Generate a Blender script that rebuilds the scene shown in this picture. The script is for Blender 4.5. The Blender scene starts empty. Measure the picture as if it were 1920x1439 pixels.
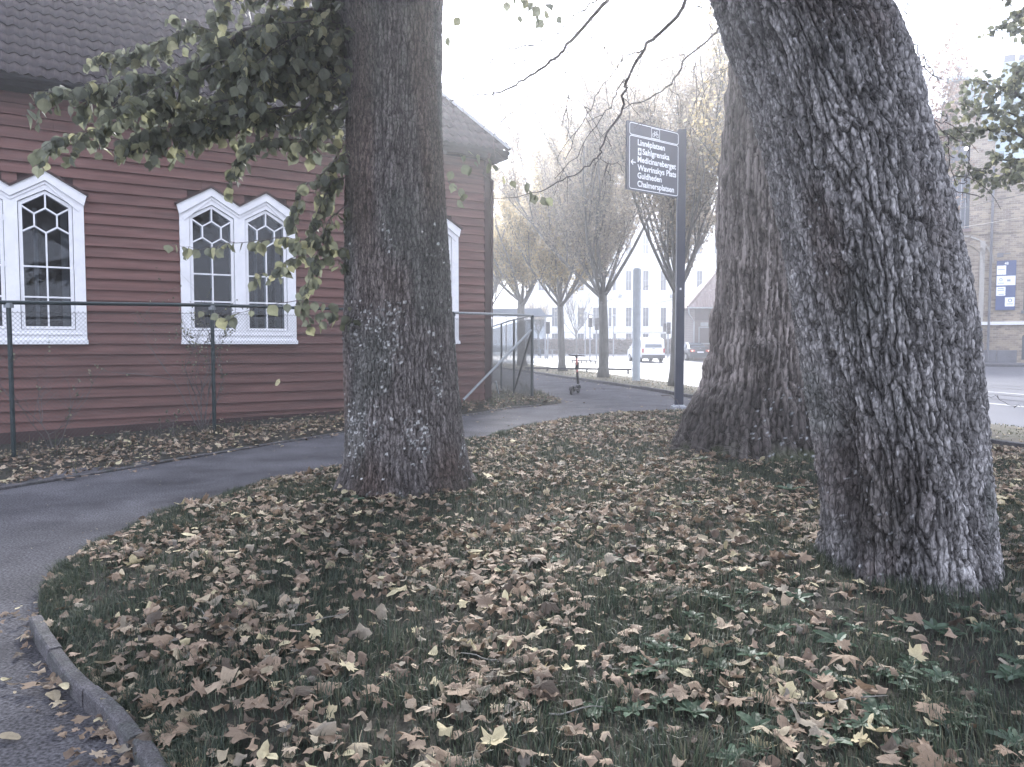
import bpy, math, random
import numpy as np
from mathutils import Vector, Matrix
from mathutils.geometry import delaunay_2d_cdt

# ------------------------------------------------------------------ camera, light, exposure
R = math.radians
SC = bpy.context.scene
COL = SC.collection
FPX, CX, CY, CAMH = 1442.0, 960.0, 719.5, 1.65
PITCH = math.atan((CY - 643.0) / FPX)
cam_d = bpy.data.cameras.new('camera')
cam = bpy.data.objects.new('camera', cam_d)
COL.objects.link(cam)
cam_d.sensor_width = 36.0
cam_d.lens = FPX / 1920 * 36.0
cam_d.clip_start = 0.05
cam_d.clip_end = 3000
cam.location = (0, 0, CAMH)
cam.rotation_euler = (R(90) - PITCH, 0, 0)
SC.camera = cam

SUN_EL, SUN_AZ = R(33), R(1)            # azimuth clockwise from +Y
world = bpy.data.worlds.new('World')
SC.world = world
world.use_nodes = True
wn = world.node_tree
wn.nodes.clear()
w_out = wn.nodes.new('ShaderNodeOutputWorld')
w_bg = wn.nodes.new('ShaderNodeBackground')
w_sky = wn.nodes.new('ShaderNodeTexSky')
w_sky.sky_type = 'NISHITA'
w_sky.sun_disc = False
w_sky.sun_elevation = SUN_EL
w_sky.sun_rotation = SUN_AZ
w_mix = wn.nodes.new('ShaderNodeMix')
w_mix.data_type = 'RGBA'
w_mix.inputs[0].default_value = 0.86      # thin bright cloud sheet over the whole sky
w_mix.inputs[7].default_value = (9.2, 9.8, 11.9, 1)
wn.links.new(w_sky.outputs[0], w_mix.inputs[6])
wn.links.new(w_mix.outputs[2], w_bg.inputs[0])
w_bg.inputs[1].default_value = 0.12
wn.links.new(w_bg.outputs[0], w_out.inputs[0])

sun_d = bpy.data.lights.new('sun', 'SUN')
sun_d.energy = 3.2
sun_d.angle = R(12)
sun_d.color = (1.0, 0.985, 0.97)
sun = bpy.data.objects.new('sun', sun_d)
COL.objects.link(sun)
sun.location = (0, 0, 40)
_sd = Vector((math.sin(SUN_AZ) * math.cos(SUN_EL), math.cos(SUN_AZ) * math.cos(SUN_EL), math.sin(SUN_EL)))
sun.rotation_euler = (-_sd).to_track_quat('-Z', 'Y').to_euler()

SC.view_settings.view_transform = 'Standard'
SC.view_settings.look = 'None'
SC.view_settings.exposure = 1.38
SC.view_settings.gamma = 1.0
SC.view_settings.use_curve_mapping = False
SC.render.engine = 'CYCLES'
SC.cycles.max_bounces = 6
SC.cycles.diffuse_bounces = 3
SC.cycles.glossy_bounces = 2
SC.cycles.transmission_bounces = 4
SC.cycles.transparent_max_bounces = 12
SC.cycles.volume_bounces = 1
SC.cycles.use_denoising = True

HAZE_DENSITY = 0.0033

rng = np.random.default_rng(11)
rnd = random.Random(5)

# ------------------------------------------------------------------ measuring helpers
def ray(px, py):
    u = (px - CX) / FPX; v = -(py - CY) / FPX
    return np.array((u, math.cos(PITCH) + v * math.sin(PITCH), -math.sin(PITCH) + v * math.cos(PITCH)))
def atz(px, py, z=0.0):
    d = ray(px, py); t = (z - CAMH) / d[2]
    return (d[0] * t, d[1] * t)
def atY(px, py, Y):
    d = ray(px, py); t = Y / d[1]
    return (d[0] * t, Y, CAMH + d[2] * t)
def proj(P):
    P = np.atleast_2d(np.asarray(P, float))
    x = P[:, 0]; y = P[:, 1]; z = P[:, 2] - CAMH
    f = y * math.cos(PITCH) - z * math.sin(PITCH)
    up = y * math.sin(PITCH) + z * math.cos(PITCH)
    f = np.where(f < 0.05, 0.05, f)
    return np.stack([CX + FPX * x / f, CY - FPX * up / f, f], 1)
def smooth(a, b, x):
    t = np.clip((np.asarray(x, float) - a) / (b - a), 0, 1)
    return t * t * (3 - 2 * t)
def gz(x, y):
    z = np.interp(y, [17, 25, 57, 80, 100], [0, .09, .2, .5, .6])
    return z + 0.15 * smooth(14, 26, x) * smooth(28, 44, y)

_T = rng.random((256, 256))
def vnoise(u, v, pu=256):
    """value noise, periodic in u with integer period pu"""
    u = np.asarray(u, float); v = np.asarray(v, float)
    iu = np.floor(u).astype(int); iv = np.floor(v).astype(int)
    fu = u - iu; fv = v - iv
    fu = fu * fu * (3 - 2 * fu); fv = fv * fv * (3 - 2 * fv)
    a = _T[iu % pu % 256, iv % 256]; b = _T[(iu + 1) % pu % 256, iv % 256]
    c = _T[iu % pu % 256, (iv + 1) % 256]; d = _T[(iu + 1) % pu % 256, (iv + 1) % 256]
    return (a * (1 - fu) + b * fu) * (1 - fv) + (c * (1 - fu) + d * fu) * fv

def worley(u, v, nu, seed=0, jit=.9):
    """cellular noise periodic in u: returns F1, F2, cell value"""
    u = np.asarray(u, float); v = np.asarray(v, float)
    iu = np.floor(u).astype(int); iv = np.floor(v).astype(int)
    F1 = np.full(u.shape, 9.0); F2 = np.full(u.shape, 9.0); ID = np.zeros(u.shape)
    for du in (-1, 0, 1):
        for dv in (-1, 0, 1):
            cu = (iu + du) % nu; cv = iv + dv + seed * 17
            h1 = _T[(cu * 3 + seed) % 256, (cv * 5 + cu // 256) % 256]; h2 = _T[(cu * 5 + 91 + seed) % 256, (cv * 3 + 37) % 256]; h3 = _T[(cu + 13) % 256, (cv + 7 + seed) % 256]
            d = np.hypot(iu + du + .5 + (h1 - .5) * jit - u, iv + dv + .5 + (h2 - .5) * jit - v)
            near_ = d < F1
            F2 = np.where(near_, F1, np.minimum(F2, d)); ID = np.where(near_, h3, ID); F1 = np.where(near_, d, F1)
    return F1, F2, ID
def plates(TH, Z, nu, fv, seed=0, warp=.8, crack=.32, wz=1.6):
    """bark plates: stretched cells between cracks. returns height 0..1 and plate value"""
    w1 = vnoise(TH / 6.28318 * 20, Z * wz + seed, 20) - .5; w2 = vnoise(TH / 6.28318 * 64, Z * wz * 3.5 + seed + 9, 64) - .5
    w3 = vnoise(TH / 6.28318 * 180, Z * 26 + seed, 180) - .5
    u = TH / 6.28318 * nu + warp * 2 * w1 + warp * w2 + .35 * w3
    v = Z * fv + seed * 3.3 + .5 * w1 + .9 * w2 + .5 * (vnoise(TH / 6.28318 * 180 + 5, Z * 9, 180) - .5)
    F1, F2, ID = worley(u % nu, v, nu, seed)
    return np.clip((F2 - F1) / crack, 0, 1) ** .75, ID
# ------------------------------------------------------------------ materials
MATS = {}
def mat(name, color=(.5, .5, .5), rough=.8, var=.15, vscale=6.0, bump=0.0, bscale=40.0, metal=0.0, attr=False,
        spec=.4, stretch=None, emit=None, dirt=None, dscale=1.5, trans=0.0, speck=None, cracks=None):
    if name in MATS: return MATS[name]
    m = bpy.data.materials.new(name); MATS[name] = m
    m.use_nodes = True
    nt = m.node_tree; N = nt.nodes; L = nt.links
    b = N['Principled BSDF']
    b.inputs['Roughness'].default_value = rough
    b.inputs['Metallic'].default_value = metal
    b.inputs['Specular IOR Level'].default_value = spec
    tc = N.new('ShaderNodeTexCoord')
    src = tc.outputs['Object']
    if stretch:
        mp = N.new('ShaderNodeMapping'); mp.inputs['Scale'].default_value = stretch
        L.new(src, mp.inputs[0]); src = mp.outputs[0]
    if attr:
        a = N.new('ShaderNodeAttribute'); a.attribute_name = 'Col'; base = a.outputs['Color']
    else:
        rgb = N.new('ShaderNodeRGB'); rgb.outputs[0].default_value = (*color, 1); base = rgb.outputs[0]
    if dirt:
        n0 = N.new('ShaderNodeTexNoise'); n0.inputs['Scale'].default_value = dscale; n0.inputs['Detail'].default_value = 6
        n0.inputs['Roughness'].default_value = .65
        L.new(src, n0.inputs['Vector'])
        r0 = N.new('ShaderNodeMapRange'); r0.inputs[1].default_value = .45; r0.inputs[2].default_value = .72
        r0.inputs[4].default_value = dirt[3] if len(dirt) > 3 else .8
        L.new(n0.outputs[0], r0.inputs[0])
        mx = N.new('ShaderNodeMix'); mx.data_type = 'RGBA'
        L.new(r0.outputs[0], mx.inputs[0]); L.new(base, mx.inputs[6]); mx.inputs[7].default_value = (*dirt[:3], 1)
        base = mx.outputs[2]
    if var:
        n = N.new('ShaderNodeTexNoise'); n.inputs['Scale'].default_value = vscale; n.inputs['Detail'].default_value = 5
        L.new(src, n.inputs['Vector'])
        r = N.new('ShaderNodeMapRange'); r.inputs[1].default_value = .25; r.inputs[2].default_value = .75
        r.inputs[3].default_value = 1 - var; r.inputs[4].default_value = 1 + var
        L.new(n.outputs[0], r.inputs[0])
        mu = N.new('ShaderNodeVectorMath'); mu.operation = 'SCALE'
        L.new(base, mu.inputs[0]); L.new(r.outputs[0], mu.inputs['Scale'])
        base = mu.outputs[0]
    if speck:
        n = N.new('ShaderNodeTexNoise'); n.inputs['Scale'].default_value = speck[0]; n.inputs['Detail'].default_value = 3; L.new(tc.outputs['Object'], n.inputs['Vector'])
        r = N.new('ShaderNodeMapRange'); r.inputs[1].default_value = .35; r.inputs[2].default_value = .65; r.inputs[3].default_value = 1 - speck[1]; r.inputs[4].default_value = 1 + speck[1]
        L.new(n.outputs[0], r.inputs[0]); mu = N.new('ShaderNodeVectorMath'); mu.operation = 'SCALE'; L.new(base, mu.inputs[0]); L.new(r.outputs[0], mu.inputs['Scale']); base = mu.outputs[0]
    crk = None
    if cracks:
        mp2 = N.new('ShaderNodeMapping'); mp2.inputs['Scale'].default_value = (1, 1, cracks[1])
        nz = N.new('ShaderNodeTexNoise'); nz.inputs['Scale'].default_value = 14; nz.inputs['Detail'].default_value = 3; L.new(tc.outputs['Object'], nz.inputs['Vector'])
        ad = N.new('ShaderNodeVectorMath'); ad.operation = 'MULTIPLY_ADD'; L.new(nz.outputs['Color'], ad.inputs[0]); ad.inputs[1].default_value = (.05, .05, .10); L.new(tc.outputs['Object'], ad.inputs[2])
        L.new(ad.outputs[0], mp2.inputs[0]); vo = N.new('ShaderNodeTexVoronoi'); vo.feature = 'DISTANCE_TO_EDGE'; vo.inputs['Scale'].default_value = cracks[0]; L.new(mp2.outputs[0], vo.inputs['Vector'])
        r = N.new('ShaderNodeMapRange'); r.inputs[1].default_value = .0; r.inputs[2].default_value = .16; r.inputs[3].default_value = .0; r.inputs[4].default_value = 1.0
        L.new(vo.outputs['Distance'], r.inputs[0]); crk = r.outputs[0]
        r2 = N.new('ShaderNodeMapRange'); r2.inputs[3].default_value = .62; r2.inputs[4].default_value = 1.35; L.new(crk, r2.inputs[0])
        mu = N.new('ShaderNodeVectorMath'); mu.operation = 'SCALE'; L.new(base, mu.inputs[0]); L.new(r2.outputs[0], mu.inputs['Scale']); base = mu.outputs[0]
    L.new(base, b.inputs['Base Color'])
    if bump:
        n2 = N.new('ShaderNodeTexNoise'); n2.inputs['Scale'].default_value = bscale; n2.inputs['Detail'].default_value = 6
        n2.inputs['Roughness'].default_value = .7
        L.new(src, n2.inputs['Vector'])
        bp = N.new('ShaderNodeBump'); bp.inputs['Strength'].default_value = .75; bp.inputs['Distance'].default_value = bump
        L.new(n2.outputs[0], bp.inputs['Height']); L.new(bp.outputs[0], b.inputs['Normal'])
        if crk:
            b2 = N.new('ShaderNodeBump'); b2.inputs['Strength'].default_value = .9; b2.inputs['Distance'].default_value = .008
            L.new(crk, b2.inputs['Height']); L.new(bp.outputs[0], b2.inputs['Normal']); L.new(b2.outputs[0], b.inputs['Normal'])
    if trans:      # thin leaves let some light through
        t = N.new('ShaderNodeBsdfTranslucent'); L.new(base, t.inputs[0])
        ms = N.new('ShaderNodeMixShader'); ms.inputs[0].default_value = trans
        L.new(b.outputs[0], ms.inputs[1]); L.new(t.outputs[0], ms.inputs[2])
        L.new(ms.outputs[0], N['Material Output'].inputs[0])
    if emit:
        b.inputs['Emission Color'].default_value = (*emit[:3], 1); b.inputs['Emission Strength'].default_value = emit[3]
    return m

def mat_glass(name, tint=(.75, .78, .8), refl=1.0):
    m = bpy.data.materials.new(name); MATS[name] = m; m.use_nodes = True
    nt = m.node_tree; N = nt.nodes; L = nt.links; N.clear()
    o = N.new('ShaderNodeOutputMaterial'); mx = N.new('ShaderNodeMixShader')
    tr = N.new('ShaderNodeBsdfTransparent'); tr.inputs[0].default_value = (*tint, 1)
    gl = N.new('ShaderNodeBsdfGlossy'); gl.inputs['Roughness'].default_value = .03
    gl.inputs[0].default_value = (refl, refl, refl, 1)
    fr = N.new('ShaderNodeFresnel'); fr.inputs[0].default_value = 1.5
    L.new(fr.outputs[0], mx.inputs[0]); L.new(tr.outputs[0], mx.inputs[1]); L.new(gl.outputs[0], mx.inputs[2])
    L.new(mx.outputs[0], o.inputs[0])
    return m

def mat_brick(name, c1, c2, mortar, w=.25, h=.075, axes='xz'):
    m = bpy.data.materials.new(name); MATS[name] = m; m.use_nodes = True
    nt = m.node_tree; N = nt.nodes; L = nt.links
    b = N['Principled BSDF']; b.inputs['Roughness'].default_value = .85
    tc = N.new('ShaderNodeTexCoord'); sp = N.new('ShaderNodeSeparateXYZ'); cb = N.new('ShaderNodeCombineXYZ')
    L.new(tc.outputs['Object'], sp.inputs[0])
    L.new(sp.outputs[0 if axes[0] == 'x' else 1], cb.inputs[0]); L.new(sp.outputs[2], cb.inputs[1])
    bt = N.new('ShaderNodeTexBrick'); L.new(cb.outputs[0], bt.inputs[0])
    bt.inputs['Color1'].default_value = (*c1, 1); bt.inputs['Color2'].default_value = (*c2, 1)
    bt.inputs['Mortar'].default_value = (*mortar, 1); bt.inputs['Scale'].default_value = 1
    bt.inputs['Brick Width'].default_value = w; bt.inputs['Row Height'].default_value = h
    bt.inputs['Mortar Size'].default_value = .008; bt.inputs['Bias'].default_value = -.1
    n = N.new('ShaderNodeTexNoise'); n.inputs['Scale'].default_value = .9; n.inputs['Detail'].default_value = 5
    L.new(tc.outputs['Object'], n.inputs['Vector'])
    r = N.new('ShaderNodeMapRange'); r.inputs[1].default_value = .3; r.inputs[2].default_value = .7
    r.inputs[3].default_value = .82; r.inputs[4].default_value = 1.15; L.new(n.outputs[0], r.inputs[0])
    mu = N.new('ShaderNodeVectorMath'); mu.operation = 'SCALE'
    L.new(bt.outputs[0], mu.inputs[0]); L.new(r.outputs[0], mu.inputs['Scale']); L.new(mu.outputs[0], b.inputs['Base Color'])
    bp = N.new('ShaderNodeBump'); bp.inputs['Distance'].default_value = .01; bp.inputs['Strength'].default_value = .6
    inv = N.new('ShaderNodeMath'); inv.operation = 'SUBTRACT'; inv.inputs[0].default_value = 1
    L.new(bt.outputs['Fac'], inv.inputs[1]); L.new(inv.outputs[0], bp.inputs['Height']); L.new(bp.outputs[0], b.inputs['Normal'])
    return m

mat('asphalt_path', (.082, .080, .088), .9, .35, 1.1, .02, 70, dirt=(.040, .039, .044, .9), dscale=1.6, speck=(60, .6), spec=.25)
mat('asphalt_road', (.095, .095, .108), .55, .15, .8, .003, 90, dirt=(.085, .085, .095, .6), dscale=.35, stretch=(1, .25, 1))
mat('far_ground', (.1, .1, .1), .9, .2, .5)
mat('soil', (.022, .022, .016), .95, .4, 9, .03, 30, dirt=(.045, .038, .028, .7), dscale=5)
mat('verge_soil', (.12, .105, .08), .95, .3, 9, .02, 30, dirt=(.09, .095, .06, .8), dscale=3)
mat('kerb_stone', (.085, .08, .085), .85, .4, 14, .014, 60, dirt=(.03, .038, .03, .85), dscale=6, speck=(120, .5))
mat('red_board', (.150, .078, .068), .85, .28, 3, .0015, 60, stretch=(.35, 4, 6), dirt=(.095, .058, .052, .7), dscale=1.3)
mat('dark_board', (.05, .028, .026), .7, .2, 5, .002, 60)
mat('white_paint', (.80, .80, .82), .45, .05, 3, .001, 80, dirt=(.6, .6, .6, .35), dscale=7)
mat('tile_dark', (.032, .027, .03), .9, .35, 3, .004, 60, spec=.15, dirt=(.10, .08, .075, .6), dscale=4)
mat('gutter', (.010, .010, .012), .9, .1, spec=.1)
mat('dark_inside', (.02, .022, .026), .9, 0)
mat('curtain', (.25, .25, .25), .9, .1)
mat('green_metal', (.018, .03, .032), .4, .2, 8, .001, 80)
mat('galv', (.22, .24, .25), .4, .2, 20, metal=.3)
mat('wire', (.05, .055, .055), .5, 0)
mat('sign_blue', (.022, .026, .045), .38, .1, 3)
mat('sign_white', (.75, .76, .78), .4, .03)
mat('black_plastic', (.02, .02, .022), .45, .1)
mat('leaf_fallen', attr=True, rough=.72, var=.25, vscale=35, bump=.003, bscale=60, trans=.15)
mat('leaf_green', attr=True, rough=.5, var=.15, vscale=30, trans=.5, bump=.001, bscale=80)
mat('grass', attr=True, rough=.6, var=.0, trans=.25)
mat('bark', attr=True, rough=.8, var=.4, vscale=55, bump=.012, bscale=75, spec=.35, stretch=(1, 1, .45), cracks=(34, .33))
mat('bark_strips', attr=True, rough=.85, var=.35, vscale=40, bump=.010, bscale=50, spec=.25, stretch=(1, 1, .12), cracks=(15, .06))
mat('twig', (.11, .098, .094), .8, .2, 20)
mat('avenue_bark', (.17, .165, .15), .85, .3, 12, .01, 25, stretch=(1, 1, .3))
mat('avenue_leaf', attr=True, rough=.7, var=0, trans=.6)
mat('concrete', (.42, .45, .47), .7, .12, 5, .002, 40)
mat('plaster', (.78, .77, .74), .85, .05, 1.0)
mat('plaster_trim', (.68, .68, .68), .8, .05)
mat('window_frame_grey', (.30, .31, .33), .5, .05)
mat('window_dark', (.07, .08, .095), .12, .1, 2)
mat('copper', (.33, .40, .42), .6, .12, 2)
mat('shutter_grey', (.10, .11, .13), .5, .12, 3, stretch=(6, 6, .3))
mat('stone_plinth', (.13, .13, .14), .6, .25, 2, .004, 20)
mat('kiosk_wall', (.11, .09, .085), .8, .15, 3)
mat('kiosk_tile', (.2, .15, .14), .8, .2, 4)
mat('hedge_leaf', attr=True, rough=.8, var=0)
mat('car_white', (.8, .8, .8), .25, .02)
mat('car_dark', (.04, .042, .05), .2, .02)
mat('car_trim', (.045, .045, .05), .6, .05)
mat('tyre', (.02, .02, .02), .8, .05)
mat('rim', (.35, .35, .36), .35, .05, metal=.6)
mat('car_glass', (.10, .12, .14), .08, .05, spec=.8)
mat('tail_red', (.45, .06, .05), .25, 0)
mat('tail_lit', (.9, .5, .4), .3, 0, emit=(1, .55, .4, 1.2))
mat('plate', (.75, .76, .78), .4, 0)
mat('scooter_pink', (.75, .28, .24), .4, .05)
mat('pole_grey', (.3, .31, .33), .5, .1)
mat('lens_dark', (.03, .03, .03), .3, 0)
mat('lens_lit', (.9, .9, .85), .4, 0, emit=(1, .95, .85, 1.5))
mat('skin', (.5, .33, .26), .6, .05)
mat('cloth_dark', (.025, .027, .035), .9, .1)
mat('hair', (.02, .016, .014), .7, .1)
mat('road_paint', (.62, .62, .62), .7, .1, 5, dirt=(.4, .4, .4, .6), dscale=4)
mat('rail_steel', (.09, .085, .085), .35, .1, metal=.5)
mat('shelter_metal', (.16, .19, .23), .4, .1)
mat('panel_blue', (.06, .085, .18), .45, .04)
mat('panel_white', (.78, .79, .8), .4, .03)
mat('panel_ink', (.25, .28, .33), .6, 0)
mat_glass('pane_glass', (.7, .74, .78), .55)
mat_brick('yellow_brick', (.34, .275, .20), (.15, .12, .10), (.34, .31, .27), .30, .12)
mat('brick_trim', (.34, .32, .29), .8, .1)
mat_brick('brown_brick', (.17, .13, .12), (.11, .085, .08), (.2, .18, .17))

# ------------------------------------------------------------------ mesh building
class G:
    def __init__(s): s.V = []; s.L = []; s.T = []; s.C = []; s.n = 0
    def add(s, V, F, col=(.5, .5, .5)):
        """V (n,3); F array (m,k) or list of lists"""
        V = np.asarray(V, float).reshape(-1, 3)
        if isinstance(F, np.ndarray):
            s.L.append((F + s.n).ravel()); s.T.append(np.full(len(F), F.shape[1]))
        else:
            s.L.append(np.concatenate([np.asarray(f) for f in F]) + s.n); s.T.append(np.array([len(f) for f in F]))
        c = np.asarray(col, float)
        if c.ndim == 1: c = np.tile(c[:3], (len(V), 1))
        s.V.append(V); s.C.append(c); s.n += len(V)
        return s
    def box(s, c, size, col=(.5, .5, .5), rot=None):
        hx, hy, hz = np.array(size) / 2
        V = np.array([(x, y, z) for x in (-hx, hx) for y in (-hy, hy) for z in (-hz, hz)])
        if rot is not None: V = V @ np.array(Matrix(rot) if not isinstance(rot, np.ndarray) else rot).T
        V = V + np.array(c)
        F = np.array([(0, 1, 3, 2), (4, 6, 7, 5), (0, 4, 5, 1), (2, 3, 7, 6), (0, 2, 6, 4), (1, 5, 7, 3)])
        return s.add(V, F, col)
    def bb(s, x0, x1, y0, y1, z0, z1, col=(.5, .5, .5)):
        return s.box(((x0 + x1) / 2, (y0 + y1) / 2, (z0 + z1) / 2), (x1 - x0, y1 - y0, z1 - z0), col)
    def bar(s, a, b, w, d, side=(0, -1, 0), col=(.5, .5, .5)):
        """box from a to b, w across, d along 'side'"""
        a = np.array(a, float); b = np.array(b, float); t = b - a; l = np.linalg.norm(t); t /= l
        n = np.array(side, float); n -= t * (n @ t); n /= np.linalg.norm(n); c = np.cross(t, n)
        V = [p + c * sx * w / 2 + n * sy * d / 2 for p in (a, b) for sx in (-1, 1) for sy in (-1, 1)]
        F = np.array([(0, 1, 3, 2), (4, 6, 7, 5), (0, 4, 5, 1), (2, 3, 7, 6), (0, 2, 6, 4), (1, 5, 7, 3)])
        return s.add(V, F, col)
    def tube(s, P, r, n=6, col=(.5, .5, .5), cap=True):
        P = np.asarray(P, float); k = len(P)
        r = np.full(k, r) if np.isscalar(r) else np.asarray(r, float)
        T = np.gradient(P, axis=0); T /= np.linalg.norm(T, axis=1)[:, None] + 1e-9
        up = np.array((0, 0, 1.)) if abs(T[0][2]) < .9 else np.array((1., 0, 0))
        A = np.cross(T, up); A /= np.linalg.norm(A, axis=1)[:, None] + 1e-9
        B = np.cross(T, A)
        th = np.arange(n) * 2 * math.pi / n
        V = (P[:, None] + r[:, None, None] * (np.cos(th)[None, :, None] * A[:, None] + np.sin(th)[None, :, None] * B[:, None])).reshape(-1, 3)
        i = np.arange(k - 1)[:, None] * n; j = np.arange(n)[None]; j2 = (j + 1) % n
        F = np.stack([i + j, i + j2, i + n + j2, i + n + j], -1).reshape(-1, 4)
        s.add(V, F, col)
        if cap and n <= 16:
            s.L.append(np.arange(n)[::-1] + s.n - k * n); s.T.append(np.array([n]))
            s.L.append(np.arange(n) + s.n - n); s.T.append(np.array([n]))
        return s
    def lathe(s, prof, c=(0, 0, 0), n=16, col=(.5, .5, .5), axis='z'):
        th = np.arange(n) * 2 * math.pi / n
        V = []
        for r, h in prof:
            for t in th:
                p = (r * math.cos(t), r * math.sin(t), h)
                if axis == 'y': p = (p[0], p[2], p[1])
                if axis == 'x': p = (p[2], p[0], p[1])
                V.append((p[0] + c[0], p[1] + c[1], p[2] + c[2]))
        F = []
        for i in range(len(prof) - 1):
            for j in range(n):
                F.append((i * n + j, i * n + (j + 1) % n, (i + 1) * n + (j + 1) % n, (i + 1) * n + j))
        s.add(V, np.array(F), col)
        m = s.n - len(V)
        s.L.append(np.arange(n)[::-1] + m); s.T.append(np.array([n]))
        s.L.append(np.arange(n) + s.n - n); s.T.append(np.array([n]))
        return s
    def prism(s, pts, y0, y1, col=(.5, .5, .5)):
        """polygon in xz extruded from y0 (front) to y1"""
        n = len(pts)
        V = [(x, y0, z) for x, z in pts] + [(x, y1, z) for x, z in pts]
        F = [list(range(n)), list(range(2 * n - 1, n - 1, -1))] + [[i, i + n, (i + 1) % n + n, (i + 1) % n] for i in range(n)]
        return s.add(V, F, col)
    def build(s, name, m=None, parent=None, o=(0, 0, 0), sm=False, loc=None):
        me = bpy.data.meshes.new(name)
        V = np.concatenate(s.V) - np.array(o, float)
        L = np.concatenate(s.L).astype(np.int32); T = np.concatenate(s.T).astype(np.int32)
        me.vertices.add(len(V)); me.vertices.foreach_set('co', V.ravel())
        me.loops.add(len(L)); me.loops.foreach_set('vertex_index', L)
        me.polygons.add(len(T))
        me.polygons.foreach_set('loop_start', np.concatenate([[0], np.cumsum(T)[:-1]]).astype(np.int32))
        me.polygons.foreach_set('loop_total', T)
        me.polygons.foreach_set('use_smooth', np.full(len(T), bool(sm)))
        a = me.color_attributes.new('Col', 'FLOAT_COLOR', 'POINT')
        C = np.concatenate(s.C); C = np.concatenate([C, np.ones((len(C), 1))], 1)
        a.data.foreach_set('color', C.ravel().astype(np.float32))
        me.update(calc_edges=True)
        me.validate()
        ob = bpy.data.objects.new(name, me); COL.objects.link(ob)
        if m: me.materials.append(MATS[m])
        if parent: ob.parent = parent
        if loc is not None: ob.location = loc
        return ob

def tag(o, label=None, cat=None, group=None, kind=None):
    if label: o['label'] = label
    if cat: o['category'] = cat
    if group: o['group'] = group
    if kind: o['kind'] = kind
    return o
def thing(name, label, cat, loc=(0, 0, 0), rz=0.0, group=None):
    o = bpy.data.objects.new(name, None); COL.objects.link(o)
    o.location = loc; o.rotation_euler = (0, 0, rz); o.empty_display_size = .2
    return tag(o, label, cat, group)
def copy_tree(o, loc=None, rz=None, label=None, parent=None):
    c = o.copy(); COL.objects.link(c)
    if parent: c.parent = parent
    if loc is not None: c.location = loc
    if rz is not None: c.rotation_euler[2] = rz
    if label: c['label'] = label
    for ch in list(o.children): copy_tree(ch, parent=c)
    return c

def inside(poly, x, y):
    x = np.asarray(x, float); y = np.asarray(y, float); r = np.zeros(x.shape, bool); n = len(poly)
    for i in range(n):
        x1, y1 = poly[i]; x2, y2 = poly[(i + 1) % n]
        if y1 == y2: continue
        c = ((y1 > y) != (y2 > y)) & (x < (x2 - x1) * (y - y1) / (y2 - y1) + x1)
        r ^= c
    return r
def edge_dist(poly, x, y):
    x = np.asarray(x, float); y = np.asarray(y, float); d = np.full(x.shape, 1e9); n = len(poly)
    for i in range(n):
        x1, y1 = poly[i]; x2, y2 = poly[(i + 1) % n]
        dx, dy = x2 - x1, y2 - y1; l = dx * dx + dy * dy + 1e-12
        t = np.clip(((x - x1) * dx + (y - y1) * dy) / l, 0, 1)
        d = np.minimum(d, np.hypot(x - x1 - t * dx, y - y1 - t * dy))
    return d
def densify(poly, step):
    out = []
    for i in range(len(poly)):
        a = np.array(poly[i]); b = np.array(poly[(i + 1) % len(poly)])
        k = max(1, int(np.linalg.norm(b - a) / step))
        for j in range(k): out.append(tuple(a + (b - a) * j / k))
    return out
def densify_open(pts, step):
    out = [tuple(pts[0])]
    for i in range(len(pts) - 1):
        a = np.array(pts[i]); b = np.array(pts[i + 1]); k = max(1, int(np.linalg.norm(b - a) / step))
        for j in range(1, k + 1): out.append(tuple(a + (b - a) * j / k))
    return out
def sheet(poly, step, zf, holes=()):
    """triangulated sheet over a polygon with interior grid points; zf(x,y)->z. returns V,F"""
    b = densify(poly, step); pts = list(b); edges = [(i, (i + 1) % len(b)) for i in range(len(b))]
    for h in holes:
        m = len(pts); pts += list(h); edges += [(m + i, m + (i + 1) % len(h)) for i in range(len(h))]
    P = np.array(poly)
    if step < 50:
        gx, gy = np.meshgrid(np.arange(P[:, 0].min(), P[:, 0].max(), step), np.arange(P[:, 1].min(), P[:, 1].max(), step))
        gx = gx.ravel(); gy = gy.ravel()
        k = inside(poly, gx, gy) & (edge_dist(poly, gx, gy) > step * .5)
        pts += list(zip(gx[k], gy[k]))
    v, _, f, *_ = delaunay_2d_cdt([Vector(p) for p in pts], edges, [], 0, 1e-5)
    v = np.array([(q[0], q[1]) for q in v]); f = np.array([list(t) for t in f])
    c = v[f].mean(1); k = inside(poly, c[:, 0], c[:, 1])
    for h in holes: k &= ~inside(h, c[:, 0], c[:, 1])
    f = f[k]
    a = v[f]; cr = (a[:, 1, 0] - a[:, 0, 0]) * (a[:, 2, 1] - a[:, 0, 1]) - (a[:, 1, 1] - a[:, 0, 1]) * (a[:, 2, 0] - a[:, 0, 0])
    f[cr < 0] = f[cr < 0][:, ::-1]
    z = zf(v[:, 0], v[:, 1]) * np.ones(len(v))
    return np.column_stack([v, z]), f

# ------------------------------------------------------------------ ground
xs = np.concatenate([np.linspace(-250, -20, 12), np.arange(-18, 60, 2), np.linspace(62, 250, 12)])
ys = np.concatenate([np.linspace(-60, -6, 6), np.arange(-4, 104, 2), np.linspace(110, 300, 12)])
gx, gy = np.meshgrid(xs, ys); ny, nx = gx.shape
g = G(); i = np.arange(ny - 1)[:, None] * nx + np.arange(nx - 1)[None]
g.add(np.stack([gx, gy, gz(gx, gy) - .28 * smooth(-3, -9, gx) * smooth(30, 12, gy) - .035], -1).reshape(-1, 3),
      np.stack([i, i + 1, i + nx + 1, i + nx], -1).reshape(-1, 4))
tag(g.build('ground', 'far_ground'), kind='structure')

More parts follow.
